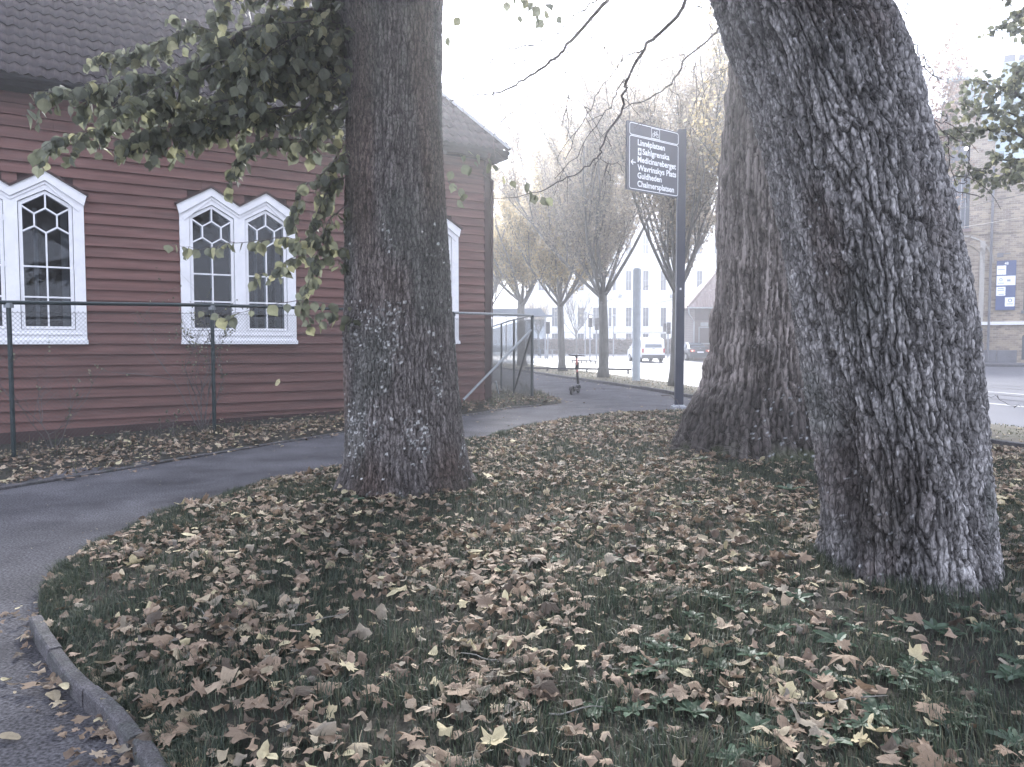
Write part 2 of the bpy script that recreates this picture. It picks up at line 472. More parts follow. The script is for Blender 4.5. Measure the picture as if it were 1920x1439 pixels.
LAWN = [atz(*q, .06) for q in [(310, 1439), (230, 1340), (150, 1270), (96, 1200), (70, 1150), (76, 1100), (112, 1055), (200, 1010),
        (290, 965), (380, 945), (500, 905), (640, 880)]] + [(-1.45, 11.4), (-.61, 12.5), (.41, 14.6), (1.61, 16.3), (4.0, 17.8), (4.9, 16.3),
        (7.2, 11.6), (8.6, 8), (10, 3), (10.6, -4), (-.2, -4), (-.25, .8), (-.75, 1.9)]
FP = [(-9.03, 8.52, -.06, 2.13), (-7.08, 10.86, .0, 2.215), (-5.13, 13.2, .08, 2.29), (-3.24, 15.57, .11, 2.32), (-1.36, 17.93, .14, 2.345), (.53, 20.3, .16, 2.37)]
RP = [(.53, 20.3), (.06, 23.5), (-.36, 26.2), (-.78, 29.2)]
STRIP = [(-10.5, -2), (-8.4, 3.2), (-6.9, 6.2), (-5.73, 8.53), (-4.8, 10.42), (-3.9, 12.3), (-3.13, 13.9), (-2.1, 15.7), (-1.09, 17.3), (0.0, 19.0),
         (1.0, 19.95), (1.35, 20.5), (1.15, 22), (.6, 26), (.2, 32), (-14, 34), (-24, 10), (-20, -2)]
LEFT_TREE = (-.87, 8.05); RIGHT_TREE = (2.62, 5.1); MID_TREE = (3.3, 10.4)
def lawn_z(x, y):
    d = edge_dist(LAWN, x, y)
    z = .085 * smooth(0, .35, d) + .05 * (vnoise(np.asarray(x) * .8 + 30, np.asarray(y) * .8 + 30) - .4) * smooth(0, .8, d)
    z = z + .02 * (vnoise(np.asarray(x) * 4 + 30, np.asarray(y) * 4 + 30) - .5) * smooth(0, .3, d)
    for (tx, ty), h, r in ((LEFT_TREE, .05, 1.5), (RIGHT_TREE, .04, 1.5), (MID_TREE, .10, 1.9)):
        q = np.hypot(np.asarray(x) - tx, np.asarray(y) - ty); z = z + h * np.exp(-(q / r) ** 2)
    return gz(x, y) + .025 + z
def strip_z(x, y):
    x = np.asarray(x, float); y = np.asarray(y, float)
    zf = np.interp(y, [8.5, 10.86, 13.2, 20.3, 30], [-.06, 0, .08, .15, .16])
    # distance behind the fence line
    nx_, ny_ = -.779, .627
    db = (x + 7.08) * nx_ + (y - 10.86) * ny_
    zw = np.interp(y, [11, 14, 17, 19.8], [-.30, -.24, .0, .08])
    z = zf + (zw - zf) * smooth(0, 1.3, db)
    d = edge_dist(STRIP, x, y)
    k = smooth(0, .45, d)
    z = (gz(x, y) + .012) * (1 - k) + z * k
    return z + .02 * (vnoise(x * 3 + 60, y * 3 + 60) - .5) * k
KERB_NEAR = [(-1.5, 48), (1.05, 38), (2.55, 32.4), (4.2, 26.3), (5.2, 22.3), (6.4, 17.6), (7.65, 12.5), (8.9, 8), (10.2, 3), (11.3, -4)]
KERB_FAR = [(16, -4), (14, 3), (12.3, 8), (10.9, 11.5), (9.6, 15.2), (8.4, 19), (7.2, 23), (6.4, 26.3), (5.5, 32.4), (4.3, 38), (2.0, 47), (1.0, 52), (-2.6, 52)]
VERGE = KERB_NEAR + [(16, -4)] + KERB_FAR[1:]
def verge_z(x, y): return gz(x, y) + .05 * smooth(0, .4, edge_dist(VERGE, x, y)) + .02 + .015 * vnoise(np.asarray(x) * 2 + 50, np.asarray(y) * 2 + 50)
PATH = [(-16, -6), (-14, 20), (-10, 40), (-6, 50), (-3, 50)] + KERB_NEAR + [(11.5, -6)]
ROAD = [(17, -6)] + KERB_FAR + [(-8, 60), (-30, 66), (-60, 80), (-60, 92), (90, 92), (110, 50), (110, -6)]
V, F = sheet(PATH, .6, lambda x, y: gz(x, y) - .28 * smooth(-3, -9, x) * smooth(30, 12, y) * smooth(7, 12, y) * 0)
# the path drops away under the fenced strip so that the lower strip behind the fence stays clear of it
dn = inside(STRIP, V[:, 0], V[:, 1]) * smooth(.7, 1.5, edge_dist(STRIP, V[:, 0], V[:, 1]))
V[:, 2] -= .42 * dn
dl = inside(LAWN, V[:, 0], V[:, 1]) * smooth(.6, 1.5, edge_dist(LAWN, V[:, 0], V[:, 1]))
V[:, 2] -= .1 * dl
g = G(); g.add(V, F); tag(g.build('path', 'asphalt_path', sm=True), kind='structure')
V, F = sheet(ROAD, 2.0, lambda x, y: gz(x, y) + .0)
V[:, 2] -= .0
g = G(); g.add(V, F); tag(g.build('road', 'asphalt_road', sm=True), kind='structure')
V, F = sheet(LAWN, .22, lawn_z); g = G(); g.add(V, F); tag(g.build('lawn_soil', 'soil', sm=True), kind='structure')
V, F = sheet(STRIP, .35, strip_z); g = G(); g.add(V, F); tag(g.build('fence_strip_soil', 'soil', sm=True), kind='structure')
V, F = sheet(VERGE, .5, verge_z); g = G(); g.add(V, F); tag(g.build('verge_soil', 'verge_soil', sm=True), kind='structure')

def kerb(name, pts, w, h, seg, zf, m='kerb_stone', gap=.012, label=None):
    """row of kerb stones, each an object under one root"""
    root = tag(bpy.data.objects.new(name, None), kind='structure'); COL.objects.link(root)
    P = np.array(densify_open(pts, .05)); d = np.concatenate([[0], np.cumsum(np.linalg.norm(np.diff(P, axis=0), axis=1))])
    n = int(d[-1] / seg)
    for k in range(n):
        a, b = k * seg + gap / 2, (k + 1) * seg - gap / 2
        p = np.array([(np.interp(t, d, P[:, 0]), np.interp(t, d, P[:, 1])) for t in (a, (a + b) / 2, b)])
        t = p[2] - p[0]; t /= np.linalg.norm(t); nn = np.array((-t[1], t[0]))
        V = []; jj = rnd.uniform(-.006, .006); jz = rnd.uniform(-.012, .008)
        c = .009
        prof = [(-w / 2, -.15), (-w / 2, h - c), (-w / 2 + c, h), (w / 2 - c, h), (w / 2, h - c), (w / 2, -.15)]
        for q in p:
            z = float(zf(q[0], q[1]))
            for u, v in prof: V.append((q[0] + nn[0] * (u + jj), q[1] + nn[1] * (u + jj), z + v + jz))
        F = [[i * 6 + j, i * 6 + j + 1, (i + 1) * 6 + j + 1, (i + 1) * 6 + j] for i in range(2) for j in range(5)] + [[5, 4, 3, 2, 1, 0], [12, 13, 14, 15, 16, 17]]
        g = G(); g.add(V, F); g.build('kerb_stone', m, root)
    return root
kerb('lawn_kerb', [(-.3, .8), (-.80, 1.9)] + [(x - .03, y) for x, y in LAWN[:5]], .065, .095, .62, gz, gap=.022)
kerb('verge_kerb', KERB_NEAR, .12, .10, 1.0, gz)
kerb('strip_kerb', [(-5.78, 8.5), (-4.85, 10.4), (-3.95, 12.28), (-3.17, 13.9), (-2.15, 15.7), (-1.12, 17.3), (-.03, 19.0), (1.0, 19.93)], .07, .03, 1.0, gz)

# road markings, tram rails
def ribbon(name, pts, w, m, dz, kind='structure', step=1.0):
    P = np.array(densify_open(pts, step))
    T = np.gradient(P, axis=0); T /= np.linalg.norm(T, axis=1)[:, None]; Nn = np.stack([-T[:, 1], T[:, 0]], 1)
    g = G(); A = P + Nn * w / 2; B = P - Nn * w / 2
    V = np.concatenate([np.column_stack([A, gz(A[:, 0], A[:, 1]) + dz]), np.column_stack([B, gz(B[:, 0], B[:, 1]) + dz])])
    k = len(P); i = np.arange(k - 1); g.add(V, np.stack([i + k, i + k + 1, i + 1, i], -1))
    return tag(g.build(name, m), kind=kind)
RD = np.array((-.262, .965))
def off(o, a, b): return [tuple(np.array(o) + RD * t) for t in (a, b)]
for o, w in (((13.0, 19.2), .14), ((16.2, 21.0), .12)):
    ribbon('road_marking', off(o, -26, 34), w, 'road_paint', .006, step=2)
for o in ((14.2, 20.2), (15.6, 20.2), (18.0, 21.5), (19.4, 21.5)):
    ribbon('tram_rail', off(o, -26, 36), .09, 'rail_steel', .007, step=2)
for y0 in (54.5, 62.0): ribbon('road_marking', [(-6, y0 - 1), (22, y0 + 1.0)], .16, 'road_paint', .006, step=2)

# ------------------------------------------------------------------ the red wooden house
HA = math.atan2(.5337, .8457)
HX, HY = -.58, 19.85
house = thing('wooden_house', 'dark red clapboard house with white double windows and tiled roof behind the chain link fence', 'house', (HX, HY, 0), HA)
UNITS = [-14.36, -10.28, -6.2, -2.12]
SB, ST, SA = 1.90, 4.27, 4.52
def sash_open(xc): return [(xc - .445, SB), (xc + .445, SB), (xc + .445, ST), (xc, SA), (xc - .445, ST)]
def gap_at(z0, z1):
    """x intervals covered by the window casings for a board row"""
    out = []
    for u in UNITS:
        if z1 > 1.66 and z0 < 4.42: out.append((u - 1.17, u + 1.17))
        elif z1 > 4.42 and z0 < 4.6:
            out.append((u - 1.02, u - .12)); out.append((u + .12, u + 1.02))
        elif z1 > 4.6 and z0 < 4.78: out.append((u - .8, u - .32)); out.append((u + .32, u + .8))
    return sorted(out)
z = -.05; rows = []
while z < 6.35: rows.append(z); z += .2105
for z0 in rows:
    segs = []; x = -16.0
    for a, b in gap_at(z0, z0 + .2): 
        if a > x: segs.append((x, a))
        x = max(x, b)
    segs.append((x, -.17))
    seg2 = []
    for a, b in segs:      # butt joints at irregular places
        if b - a > 3.2 and rnd.random() < .8: c_ = a + (b - a) * rnd.uniform(.25, .75); seg2 += [(a, c_ - .002), (c_ + .002, b)]
        else: seg2.append((a, b))
    for a, b in seg2:
        if b - a < .05: continue
        j = rnd.uniform(-.003, .003); g = G()
        zb = z0 + rnd.uniform(-.002, .002)
        V = [(a, -.058 + j, zb), (b, -.058 + j, zb), (b, -.010, zb + .222), (a, -.010, zb + .222), (a, .0, zb), (b, .0, zb), (b, .0, zb + .222), (a, .0, zb + .222)]
        g.add(V, np.array([(0, 1, 2, 3), (4, 7, 6, 5), (0, 4, 5, 1), (3, 2, 6, 7), (0, 3, 7, 4), (1, 5, 6, 2)]))
        g.build('clapboard', 'red_board', house)
# sloping skirt board and stone foot below the boards
g = G(); g.prism([(-16, -.42), (-.02, -.12), (-.02, .14), (-16, -.10)], -.07, .0); g.build('skirt_board', 'dark_board', house)
g = G(); g.bb(-16, .0, .02, .3, -.7, .0); g.build('foundation', 'stone_plinth', house)
g = G()
holes = [[p for p in sash_open(u + s * .555)] for u in UNITS for s in (-1, 1)]
V, F = sheet([(-16, -.05), (-.02, -.05), (-.02, 6.6), (-16, 6.6)], 60, lambda x, y: 0 * x, holes)
g.add(np.column_stack([V[:, 0], np.full(len(V), .004), V[:, 1]]), F[:, ::-1]); g.build('wall_backing', 'dark_board', house)
g = G(); g.bb(-.17, .0, -.05, .12, -.1, 6.5); g.bb(-.01, .03, -.05, 9, -.1, 6.5); g.build('corner_board', 'dark_board', house)
g = G(); g.bb(-16, -.1, .03, 8.9, -.1, -.05); g.bb(-16, -.1, 1.3, 1.35, -.1, 6.4); g.bb(-16.1, -16, 0, 9, -.1, 6.5); g.build('room', 'dark_inside', house)

def window_unit(xc):
    """double window with zig-zag pediment; built in house coordinates"""
    w = bpy.data.objects.new('window', None); COL.objects.link(w); w.parent = house; w.location = (xc, 0, 0)
    g = G()
    out = [(-1.185, 1.65), (1.185, 1.65), (1.185, 4.40), (.56, 4.74), (0, 4.46), (-.56, 4.74), (-1.185, 4.40)]
    V, F = sheet(out, 60, lambda x, y: 0 * x, [sash_open(-.555), sash_open(.555)])
    g.add(np.column_stack([V[:, 0], np.full(len(V), -.075), V[:, 1]]), F[:, ::-1])
    for poly, y0, y1 in [(out, -.075, .0)] + [(sash_open(s * .555), .12, -.075) for s in (-1, 1)]:
        n = len(poly); VV = [(x, y0, z) for x, z in poly] + [(x, y1, z) for x, z in poly]
        g.add(VV, np.array([(i, (i + 1) % n, (i + 1) % n + n, i + n) for i in range(n)]))
    g.build('casing', 'white_paint', w)
    def zig(dz, x=1.24, tip=4.46): return [(-x, tip + dz), (-.56, 4.86 + dz), (0, 4.52 + dz), (.56, 4.86 + dz), (x, tip + dz)]
    def band(name, top, bot, y0, y1, m):
        g = G()
        for k in range(4): g.prism([top[k], bot[k], bot[k + 1], top[k + 1]][::1], y0, y1)
        return g.build(name, m, w)
    band('pediment', zig(0), zig(-.17, 1.19, 4.44), -.115, -.076, 'white_paint')
    band('inner_moulding', zig(-.192, 1.12, 4.40), zig(-.235, 1.10, 4.385), -.092, -.077, 'white_paint')
    band('pediment_cap', zig(.045, 1.27, 4.455), zig(.002, 1.27, 4.453), -.145, .0, 'dark_board')
    g = G(); g.bb(-1.2, 1.2, -.13, .0, 1.62, 1.70); g.bb(-1.10, 1.10, -.095, -.076, 1.80, 1.825); g.build('sill', 'white_paint', w)
    for s in (-1, 1):
        X = s * .555
        g = G()
        a = [(X - .435, SB + .01), (X + .435, SB + .01), (X + .435, ST - .01), (X, SA - .012), (X - .435, ST - .01)]
        b = [(X - .375, 1.96), (X + .375, 1.96), (X + .375, 4.215), (X, 4.445), (X - .375, 4.215)]
        for k in range(5): g.prism([a[k], b[k], b[(k + 1) % 5], a[(k + 1) % 5]], -.045, .0)
        g.build('sash', 'white_paint', w)
        hx = [(X, 4.18), (X + .185, 4.065), (X + .185, 3.835), (X, 3.72), (X - .185, 3.835), (X - .185, 4.065)]
        bars = [(hx[i], hx[(i + 1) % 6]) for i in range(6)] + [(hx[0], (X, 4.44)), (hx[1], (X + .375, 4.19)), (hx[5], (X - .375, 4.19)),
                (hx[2], (X + .375, 3.73)), (hx[4], (X - .375, 3.73)), (hx[3], (X, 1.96)), ((X - .375, 3.08), (X + .375, 3.08)), ((X - .375, 2.51), (X + .375, 2.51))]
        for p, q in bars:
            g = G(); dy = -.024 - .002 * (abs(p[0] - q[0]) < .01)
            g.bar((p[0], dy, p[1]), (q[0], dy, q[1]), .028, .034); g.build('muntin', 'white_paint', w)
        g = G()
        for k in range(5): g.prism([a[k], b[k], b[(k + 1) % 5], a[(k + 1) % 5]], .09, .12)
        for p, q in bars: g.bar((p[0], .105, p[1]), (q[0], .105, q[1]), .03, .022)
        g.build('inner_sash', 'white_paint', w)
        xl, xr = X - .375, X + .375
        panes = [[hx[0], hx[1], (xr, 4.19), (xr, 4.215), (X, 4.445)], [hx[0], (X, 4.445), (xl, 4.215), (xl, 4.19), hx[5]], hx,
                 [hx[1], hx[2], (xr, 3.73), (xr, 4.19)], [hx[5], (xl, 4.19), (xl, 3.73), hx[4]],
                 [hx[3], hx[4], (xl, 3.73), (xl, 3.08), (X, 3.08)], [hx[3], (X, 3.08), (xr, 3.08), (xr, 3.73), hx[2]]]
        for za, zb in ((3.08, 2.51), (2.51, 1.96)): panes += [[(xl, za), (xl, zb), (X, zb), (X, za)], [(X, za), (X, zb), (xr, zb), (xr, za)]]
        for pn in panes:
            g = G(); ty = rnd.uniform(-.0015, .0015); g.prism(pn, -.014 + ty, -.010 + ty); g.build('pane', 'pane_glass', w)
        for zz in (2.2, 3.05, 3.9):
            g = G(); g.bb(X + .44, X + .465, -.088, -.076, zz, zz + .1); g.build('hinge', 'white_paint', w)
    g = G(); g.bb(.8, .92, .2, .22, 1.95, 4.2); g.bb(.35, .42, .2, .22, 1.95, 4.2); g.build('curtain', 'curtain', w)
    return w
win0 = window_unit(UNITS[0])
for u in UNITS[1:]:
    c = copy_tree(win0, parent=house); c.location = (u, 0, 0)

# roof
RPI = R(50); EY, EZ, XE = -.50, 6.40, .26
cr, sr = math.cos(RPI), math.sin(RPI)
def tile_mesh():
    g = G(); w = .2; n = 7
    xs_ = np.linspace(0, w + .02, n); h = .028 * np.sin(xs_ / w * 2 * math.pi + .6) + .03
    V = []
    for yy, zz in ((0, .026), (.34, .0)): V += [(x, yy, hh + zz) for x, hh in zip(xs_, h)]
    V += [(x, .004, hh - .0) for x, hh in zip(xs_, h)]
    F = [(i, i + 1, n + i + 1, n + i) for i in range(n - 1)] + [(2 * n + i, 2 * n + i + 1, i + 1, i) for i in range(n - 1)]
    g.add(V, np.array(F)); return g
roof = G(); roof.add([(-16, EY, EZ - .02), (XE, EY, EZ - .02), (XE - 5.0, EY + 5.0, EZ - .02 + 5 * math.tan(RPI)), (-16, EY + 5.0, EZ - .02 + 5 * math.tan(RPI)),
    (XE, EY + 10, EZ - .02)], [[0, 1, 2, 3], [1, 4, 2]])
roof_o = roof.build('roof', 'gutter', house)
tm = tile_mesh(); proto = tm.build('roof_tile', 'tile_dark'); tmesh = proto.data
bpy.data.objects.remove(proto)
tv = np.concatenate(tm.V); tf = np.concatenate(tm.L).reshape(-1, 4)
tiles = []
HC, HS = math.cos(HA), math.sin(HA)
for r_ in range(25):
    a = r_ * .3
    for c_ in range(82):
        x = XE - .22 - c_ * .2 
        if x > XE - .2 - a * cr: continue
        y = EY - .05 + a * cr; z = EZ + .0 + a * sr
        W = (HX + x * HC - y * HS, HY + x * HS + y * HC, z)
        tiles.append((x, y, z, W))
pj = proj([t[3] for t in tiles])
vis = (pj[:, 0] > -20) & (pj[:, 0] < 1000) & (pj[:, 1] > -25)
hid = (pj[:, 0] > 640) & (pj[:, 0] < 815)
order = sorted([k for k in range(len(tiles)) if vis[k] and not hid[k]], key=lambda k: (pj[k, 2] + (0 if not (260 < pj[k, 0] < 640 and pj[k, 1] > 20) else 6)))
first = set(order[:290])
g = G()
for k, t in enumerate(tiles):
    jit = [rnd.uniform(-.028, .028) for _ in range(3)]
    M = Matrix.Translation(t[:3]) @ Matrix.Rotation(RPI + jit[0], 4, 'X') @ Matrix.Rotation(jit[1] * .8, 4, 'Z') @ Matrix.Translation((0, 0, .012 + jit[2] * .3))
    if k in first:
        o = bpy.data.objects.new('roof_tile', tmesh); COL.objects.link(o); o.parent = roof_o; o.matrix_local = M
    else:
        A = np.array(M); g.add(tv @ A[:3, :3].T + A[:3, 3], tf)
tag(g.build('roof_tiles', 'tile_dark', roof_o), kind='stuff')
# end slope (hip side) tiles as one ribbed sheet
g = G(); n = 50
for k in range(n):
    y = EY + k * .2
    top = min(y - EY, 10 - (y - EY))
    g.tube([(XE - .02, y + .1, EZ + .04), (XE - top, y + .1, EZ + .04 + top * math.tan(RPI))], .055, 6)
tag(g.build('hip_end_tiles', 'tile_dark', roof_o), kind='stuff')
g = G(); a_, b_ = np.array((XE + .02, EY - .05, EZ + .10)), np.array((XE - 5.0, EY + 5.0, EZ + .08 + 5 * math.tan(RPI)))
nn = 14
for k in range(nn):
    g = G(); p = a_ + (b_ - a_) * k / nn; q = a_ + (b_ - a_) * (k + 1.03) / nn
    g.bar(p, q + np.array((0, 0, .01)), .17, .07, side=(0, 0, 1)); g.build('hip_cap', 'concrete' if False else 'pole_grey', roof_o)
g = G(); g.bb(-16, XE, EY + .02, 0, EZ - .14, EZ - .10); g.bb(-16, XE, EY, EY + .03, EZ - .16, EZ - .02); g.bb(XE - .03, XE, EY, 9, EZ - .16, EZ - .02); g.bb(0.03, XE - .03, EY + .03, 9, EZ - .14, EZ - .10)
g.build('soffit', 'gutter', house)
g = G(); g.tube([(-16, EY - .06, EZ - .02), (XE - .02, EY - .06, EZ - .03)], .055, 8); g.build('gutter', 'gutter', house)
g = G(); g.tube([(-.30, EY - .04, EZ - .08), (-.22, -.12, EZ - .5), (.02, -.11, EZ - .65), (.02, -.11, .2)], .04, 8); g.build('downpipe', 'dark_board', house)

# ------------------------------------------------------------------ chain-link fence
fence = thing('chain_link_fence', 'dark green chain link fence with round top rail in front of the red house', 'fence', (-7.08, 10.86, 0))
FO = (-7.08, 10.86, 0)
def fz(x, y): return float(strip_z(x, y))
for k, (x, y, zb, zt) in enumerate(FP):
    r_ = .032 if k < 5 else .042
    g = G(); g.tube([(x, y, zb - .3), (x, y, zt - .03)], r_, 10); g.build('post', 'green_metal', fence, FO)
    g = G(); g.box((x, y, zt - .04), (.09, .09, .07)); g.build('rail_clamp', 'galv' if k in (1, 2) else 'green_metal', fence, FO)
for k in range(len(FP) - 1):
    a, b = FP[k], FP[k + 1]
    g = G(); g.tube([(a[0], a[1], a[3]), (b[0], b[1], b[3])], .03, 10); g.build('top_rail', 'galv' if k == 4 else 'green_metal', fence, FO)
RZ = [2.37, 2.36, 2.30, 2.25]
for k, (x, y) in enumerate(RP):
    if k: g = G(); g.tube([(x, y, -.2), (x, y, RZ[k] - .02)], .035, 8); g.build('post', 'green_metal', fence, FO)
for k in range(3):
    g = G(); g.tube([(*RP[k], RZ[k]), (*RP[k + 1], RZ[k + 1])], .026, 8); g.build('top_rail', 'green_metal', fence, FO)
g = G(); g.tube([(.50, 20.22, 1.98), (-1.15, 18.15, .30)], .03, 8); g.build('brace', 'galv', fence, FO)
g = G(); g.tube([(.50, 20.4, 1.88), (.08, 23.35, .22)], .028, 8); g.build('brace', 'green_metal', fence, FO)
g = G(); lp = (-.62, 18.9, .28)
g.tube([(-.40, 19.05, .70), (-.37, 19.08, .52), (-.33, 19.12, .38)], .02, 6); g.build('hanging_tie', 'galv', fence, FO)
def links(poly, zb, zt, pitch, name):
    P = np.array(poly); d = np.concatenate([[0], np.cumsum(np.linalg.norm(np.diff(P, axis=0), axis=1))]); Ltot = d[-1]; Hh = 2.0
    g = G(); n = int((Ltot + Hh) / pitch)
    for k in range(n):
        for s in (1, -1):
            a0 = k * pitch - (Hh if s > 0 else 0)
            t = np.linspace(0, 1, 6); ss = a0 + s * t * Hh if s > 0 else a0 - t * Hh
            ok = (ss >= -.001) & (ss <= Ltot + .001)
            lo, hi = 0.0, 1.0
            if s > 0: lo = max(0, -a0 / Hh); hi = min(1, (Ltot - a0) / Hh)
            else: lo = max(0, (a0 - Ltot) / Hh); hi = min(1, a0 / Hh)
            if hi - lo < .01: continue
            t = np.linspace(lo, hi, 5); ss = a0 + t * Hh if s > 0 else a0 - t * Hh
            x = np.interp(ss, d, P[:, 0]); y = np.interp(ss, d, P[:, 1]); b = np.interp(ss, d, zb); tt = np.interp(ss, d, zt)
            g.tube(np.column_stack([x, y, b + (tt - b) * t]), .0021, 3, cap=False)
    for zz in (.0, 1.0):
        x = np.interp(np.linspace(0, Ltot, 40), d, P[:, 0]); y = np.interp(np.linspace(0, Ltot, 40), d, P[:, 1])
        b = np.interp(np.linspace(0, Ltot, 40), d, zb); tt = np.interp(np.linspace(0, Ltot, 40), d, zt)
        g.tube(np.column_stack([x, y, b + (tt - b) * (zz * .985 + .004)]), .0026, 4)
    return tag(g.build(name, 'wire', fence, FO), kind='stuff')
links([(p[0], p[1]) for p in FP], [p[2] + .03 for p in FP], [p[3] - .12 for p in FP], .062, 'wire_mesh')
links(RP, [.2, .16, .16, .16], [z - .1 for z in RZ], .062, 'wire_mesh')

# ------------------------------------------------------------------ the three old trunks
def sil(rows, Y):
    """silhouette rows (py, left px, right px) seen at depth Y -> stations z, cx, r"""
    S = []
    for py, l, r in rows:
        a = atY(l, py, Y); b = atY(r, py, Y); S.append((a[2], (a[0] + b[0]) / 2, (b[0] - a[0]) / 2))
    return np.array(sorted(S))
def roots(TH, Z, seed, n, amp):
    r = np.random.default_rng(seed); D = 0 * TH
    for k in range(n):
        a0 = k * 6.28318 / n + r.uniform(-.3, .3); w = r.uniform(.16, .30); am = amp * r.uniform(.6, 1.2); h = r.uniform(.14, .26)
        D += am * np.exp(-(np.angle(np.exp(1j * (TH - a0 - .3 * Z))) / w) ** 2) * np.exp(-np.clip(Z - .02, 0, 9) / h)
    return D + amp * .35 * np.exp(-np.clip(Z, 0, 9) / .12)
def trunk(S, Y0, yshift, nth, dz, ztop, zbot, disp, colf, parent, o, name='trunk', m='bark'):
    z = np.arange(zbot, ztop, dz); cx_ = np.interp(z, S[:, 0], S[:, 1]); rr = np.interp(z, S[:, 0], S[:, 2])
    k = np.ones(9) / 9
    pad = lambda q: np.convolve(np.concatenate([np.full(4, q[0]), q, np.full(4, q[-1])]), k, 'valid')
    for _ in range(2): cx_ = pad(cx_); rr = pad(rr)
    th = np.arange(nth) * 2 * math.pi / nth
    TH, Z = np.meshgrid(th, z); RR = rr[:, None] * np.ones_like(TH)
    D, extra = disp(TH, Z, RR)
    Rf = RR * extra + D
    X = cx_[:, None] + Rf * np.cos(TH); Yy = Y0 + np.asarray(yshift(z))[:, None] + Rf * np.sin(TH)
    Vv = np.stack([X, Yy, Z], -1).reshape(-1, 3)
    i = np.arange(len(z) - 1)[:, None] * nth; j = np.arange(nth)[None]; j2 = (j + 1) % nth
    F = np.stack([i + j, i + j2, i + nth + j2, i + nth + j], -1).reshape(-1, 4)
    g = G(); g.add(Vv, F, colf(TH, Z, RR, D).reshape(-1, 3))
    return g.build(name, m, parent, o, sm=True)
def furrow(TH, Z, nu, fv, warp=.9, seed=0, wz=2.0, sharp=.42):
    u = TH / (2 * math.pi) * nu
    w1 = vnoise(TH / (2 * math.pi) * 24, Z * wz + seed, 24) - .5
    w2 = vnoise(TH / (2 * math.pi) * 60, Z * wz * 3 + seed + 9, 60) - .5
    u = u + warp * w1 * 2 + .5 * w2
    v = Z * fv + seed + 1.3 * (vnoise(TH / (2 * math.pi) * 40, Z * 3 + seed + 3, 40) - .5)
    n = vnoise(u % nu, v, nu)
    a = np.abs(2 * n - 1)
    return np.clip(a / sharp, 0, 1) ** .7
lerp = lambda a, b, t: np.asarray(a)[None, None] * (1 - t[..., None]) + np.asarray(b)[None, None] * t[..., None]

# left trunk --------------------------------------------------
LT = thing('broadleaf_tree', 'tall straight trunk with white lichen flecks and leafy boughs before the red house', 'tree', (*LEFT_TREE, .1))
LO = (*LEFT_TREE, .1)
SL = sil([(975, 632, 908), (955, 640, 903), (930, 645, 897), (880, 648, 884), (800, 649, 869), (700, 649, 858), (600, 647, 849), (500, 647, 843), (400, 647, 838), (300, 648, 834),
          (200, 649, 831), (100, 647, 831), (40, 640, 831), (0, 634, 832), (-80, 612, 838), (-200, 590, 850), (-500, 610, 830), (-900, 650, 800)], 8.05)
def spots(TH, Z, RR, cell, r0, seed, keep):
    """round lichen spots of about r0*cell metres"""
    nu = int(2 * math.pi * float(RR.mean()) / cell); F1, F2, ID = worley((TH / 6.28318 * nu) % nu, Z / cell, nu, seed)
    rag = vnoise(TH / 6.28318 * nu * 3, Z / cell * 3, 256) * .5 + .6
    return (F1 < r0 * rag * (.4 + .9 * ((ID * 7.7) % 1))) & (ID > keep)
def dL(TH, Z, RR):
    a, ia = plates(TH, Z, 92, 3.2, 3, .8, .36); b, ib = plates(TH, Z, 190, 15, 40, .6, .5)
    big = vnoise(TH / 6.2832 * 10, Z * .8, 10) - .5
    D = .020 * (a - 1) + .007 * (b - 1) + .012 * (ia - .5) + .04 * big
    D += .006 * (vnoise(TH / 6.2832 * 240, Z * 50, 240) - .5)
    base = smooth(.55, .02, Z)
    D += base * .05 * (np.cos(TH * 5 + 1.2) * .5 + np.cos(TH * 3 + 2) * .5) + roots(TH, Z, 4, 8, .18)
    e = np.exp(-((Z - 1.75) / .16) ** 2 - ((np.angle(np.exp(1j * (TH - R(220))))) / .28) ** 2)
    D += e * (.06 + .05 * (vnoise(TH / 6.2832 * 100, Z * 22, 100) - .5))
    e = np.exp(-((Z - 4.95) / .22) ** 2 - ((np.angle(np.exp(1j * (TH - R(185))))) / .4) ** 2)
    return D + .08 * e, 1
def cL(TH, Z, RR, D):
    a, ia = plates(TH, Z, 92, 3.2, 3, .8, .36); b, ib = plates(TH, Z, 190, 15, 40, .6, .5)
    n = vnoise(TH / 6.2832 * 30, Z * 4, 30)
    C = lerp((.026, .021, .019), (.175, .158, .152), np.clip(a * (.35 + .45 * ia + .35 * n) * (.75 + .35 * b), 0, 1))
    gr = smooth(.45, .75, vnoise(TH / 6.2832 * 14 + 2, Z * 1.4 + 5, 14))
    C = C * (1 - gr[..., None] * .4) + lerp((.04, .05, .042), (.09, .10, .09), n) * gr[..., None] * .4
    br = smooth(.5, .8, vnoise(TH / 6.2832 * 9 + 5, Z * .9 + 15, 9)); C = C * (1 - .35 * br[..., None] * np.array((.2, .6, .8)))
    C *= (1 - .35 * smooth(.8, .15, Z))[..., None]      # darker towards the foot
    patch = vnoise(TH / 6.2832 * 16, Z * 2.6 + 7, 16)
    fl = spots(TH, Z, RR, .036, .40, 3, .55) & (patch > .68) & (Z < 2.1) & (Z > .5) & (np.cos(TH - R(-80)) > .3)
    f2 = spots(TH, Z, RR, .06, .26, 8, .88) & (Z < 2.9) & (Z > .3) & (patch > .45)
    f3 = spots(TH, Z, RR, .03, .40, 5, .6) & (Z < 2.6) & (patch > .58)
    C[f3] = (.17, .17, .165); C[fl | f2] = (.40, .40, .39)
    return C
trunk(SL, 8.05, lambda z: 0 * z, 330, .0125, 5.75, -.1, dL, cL, LT, LO)
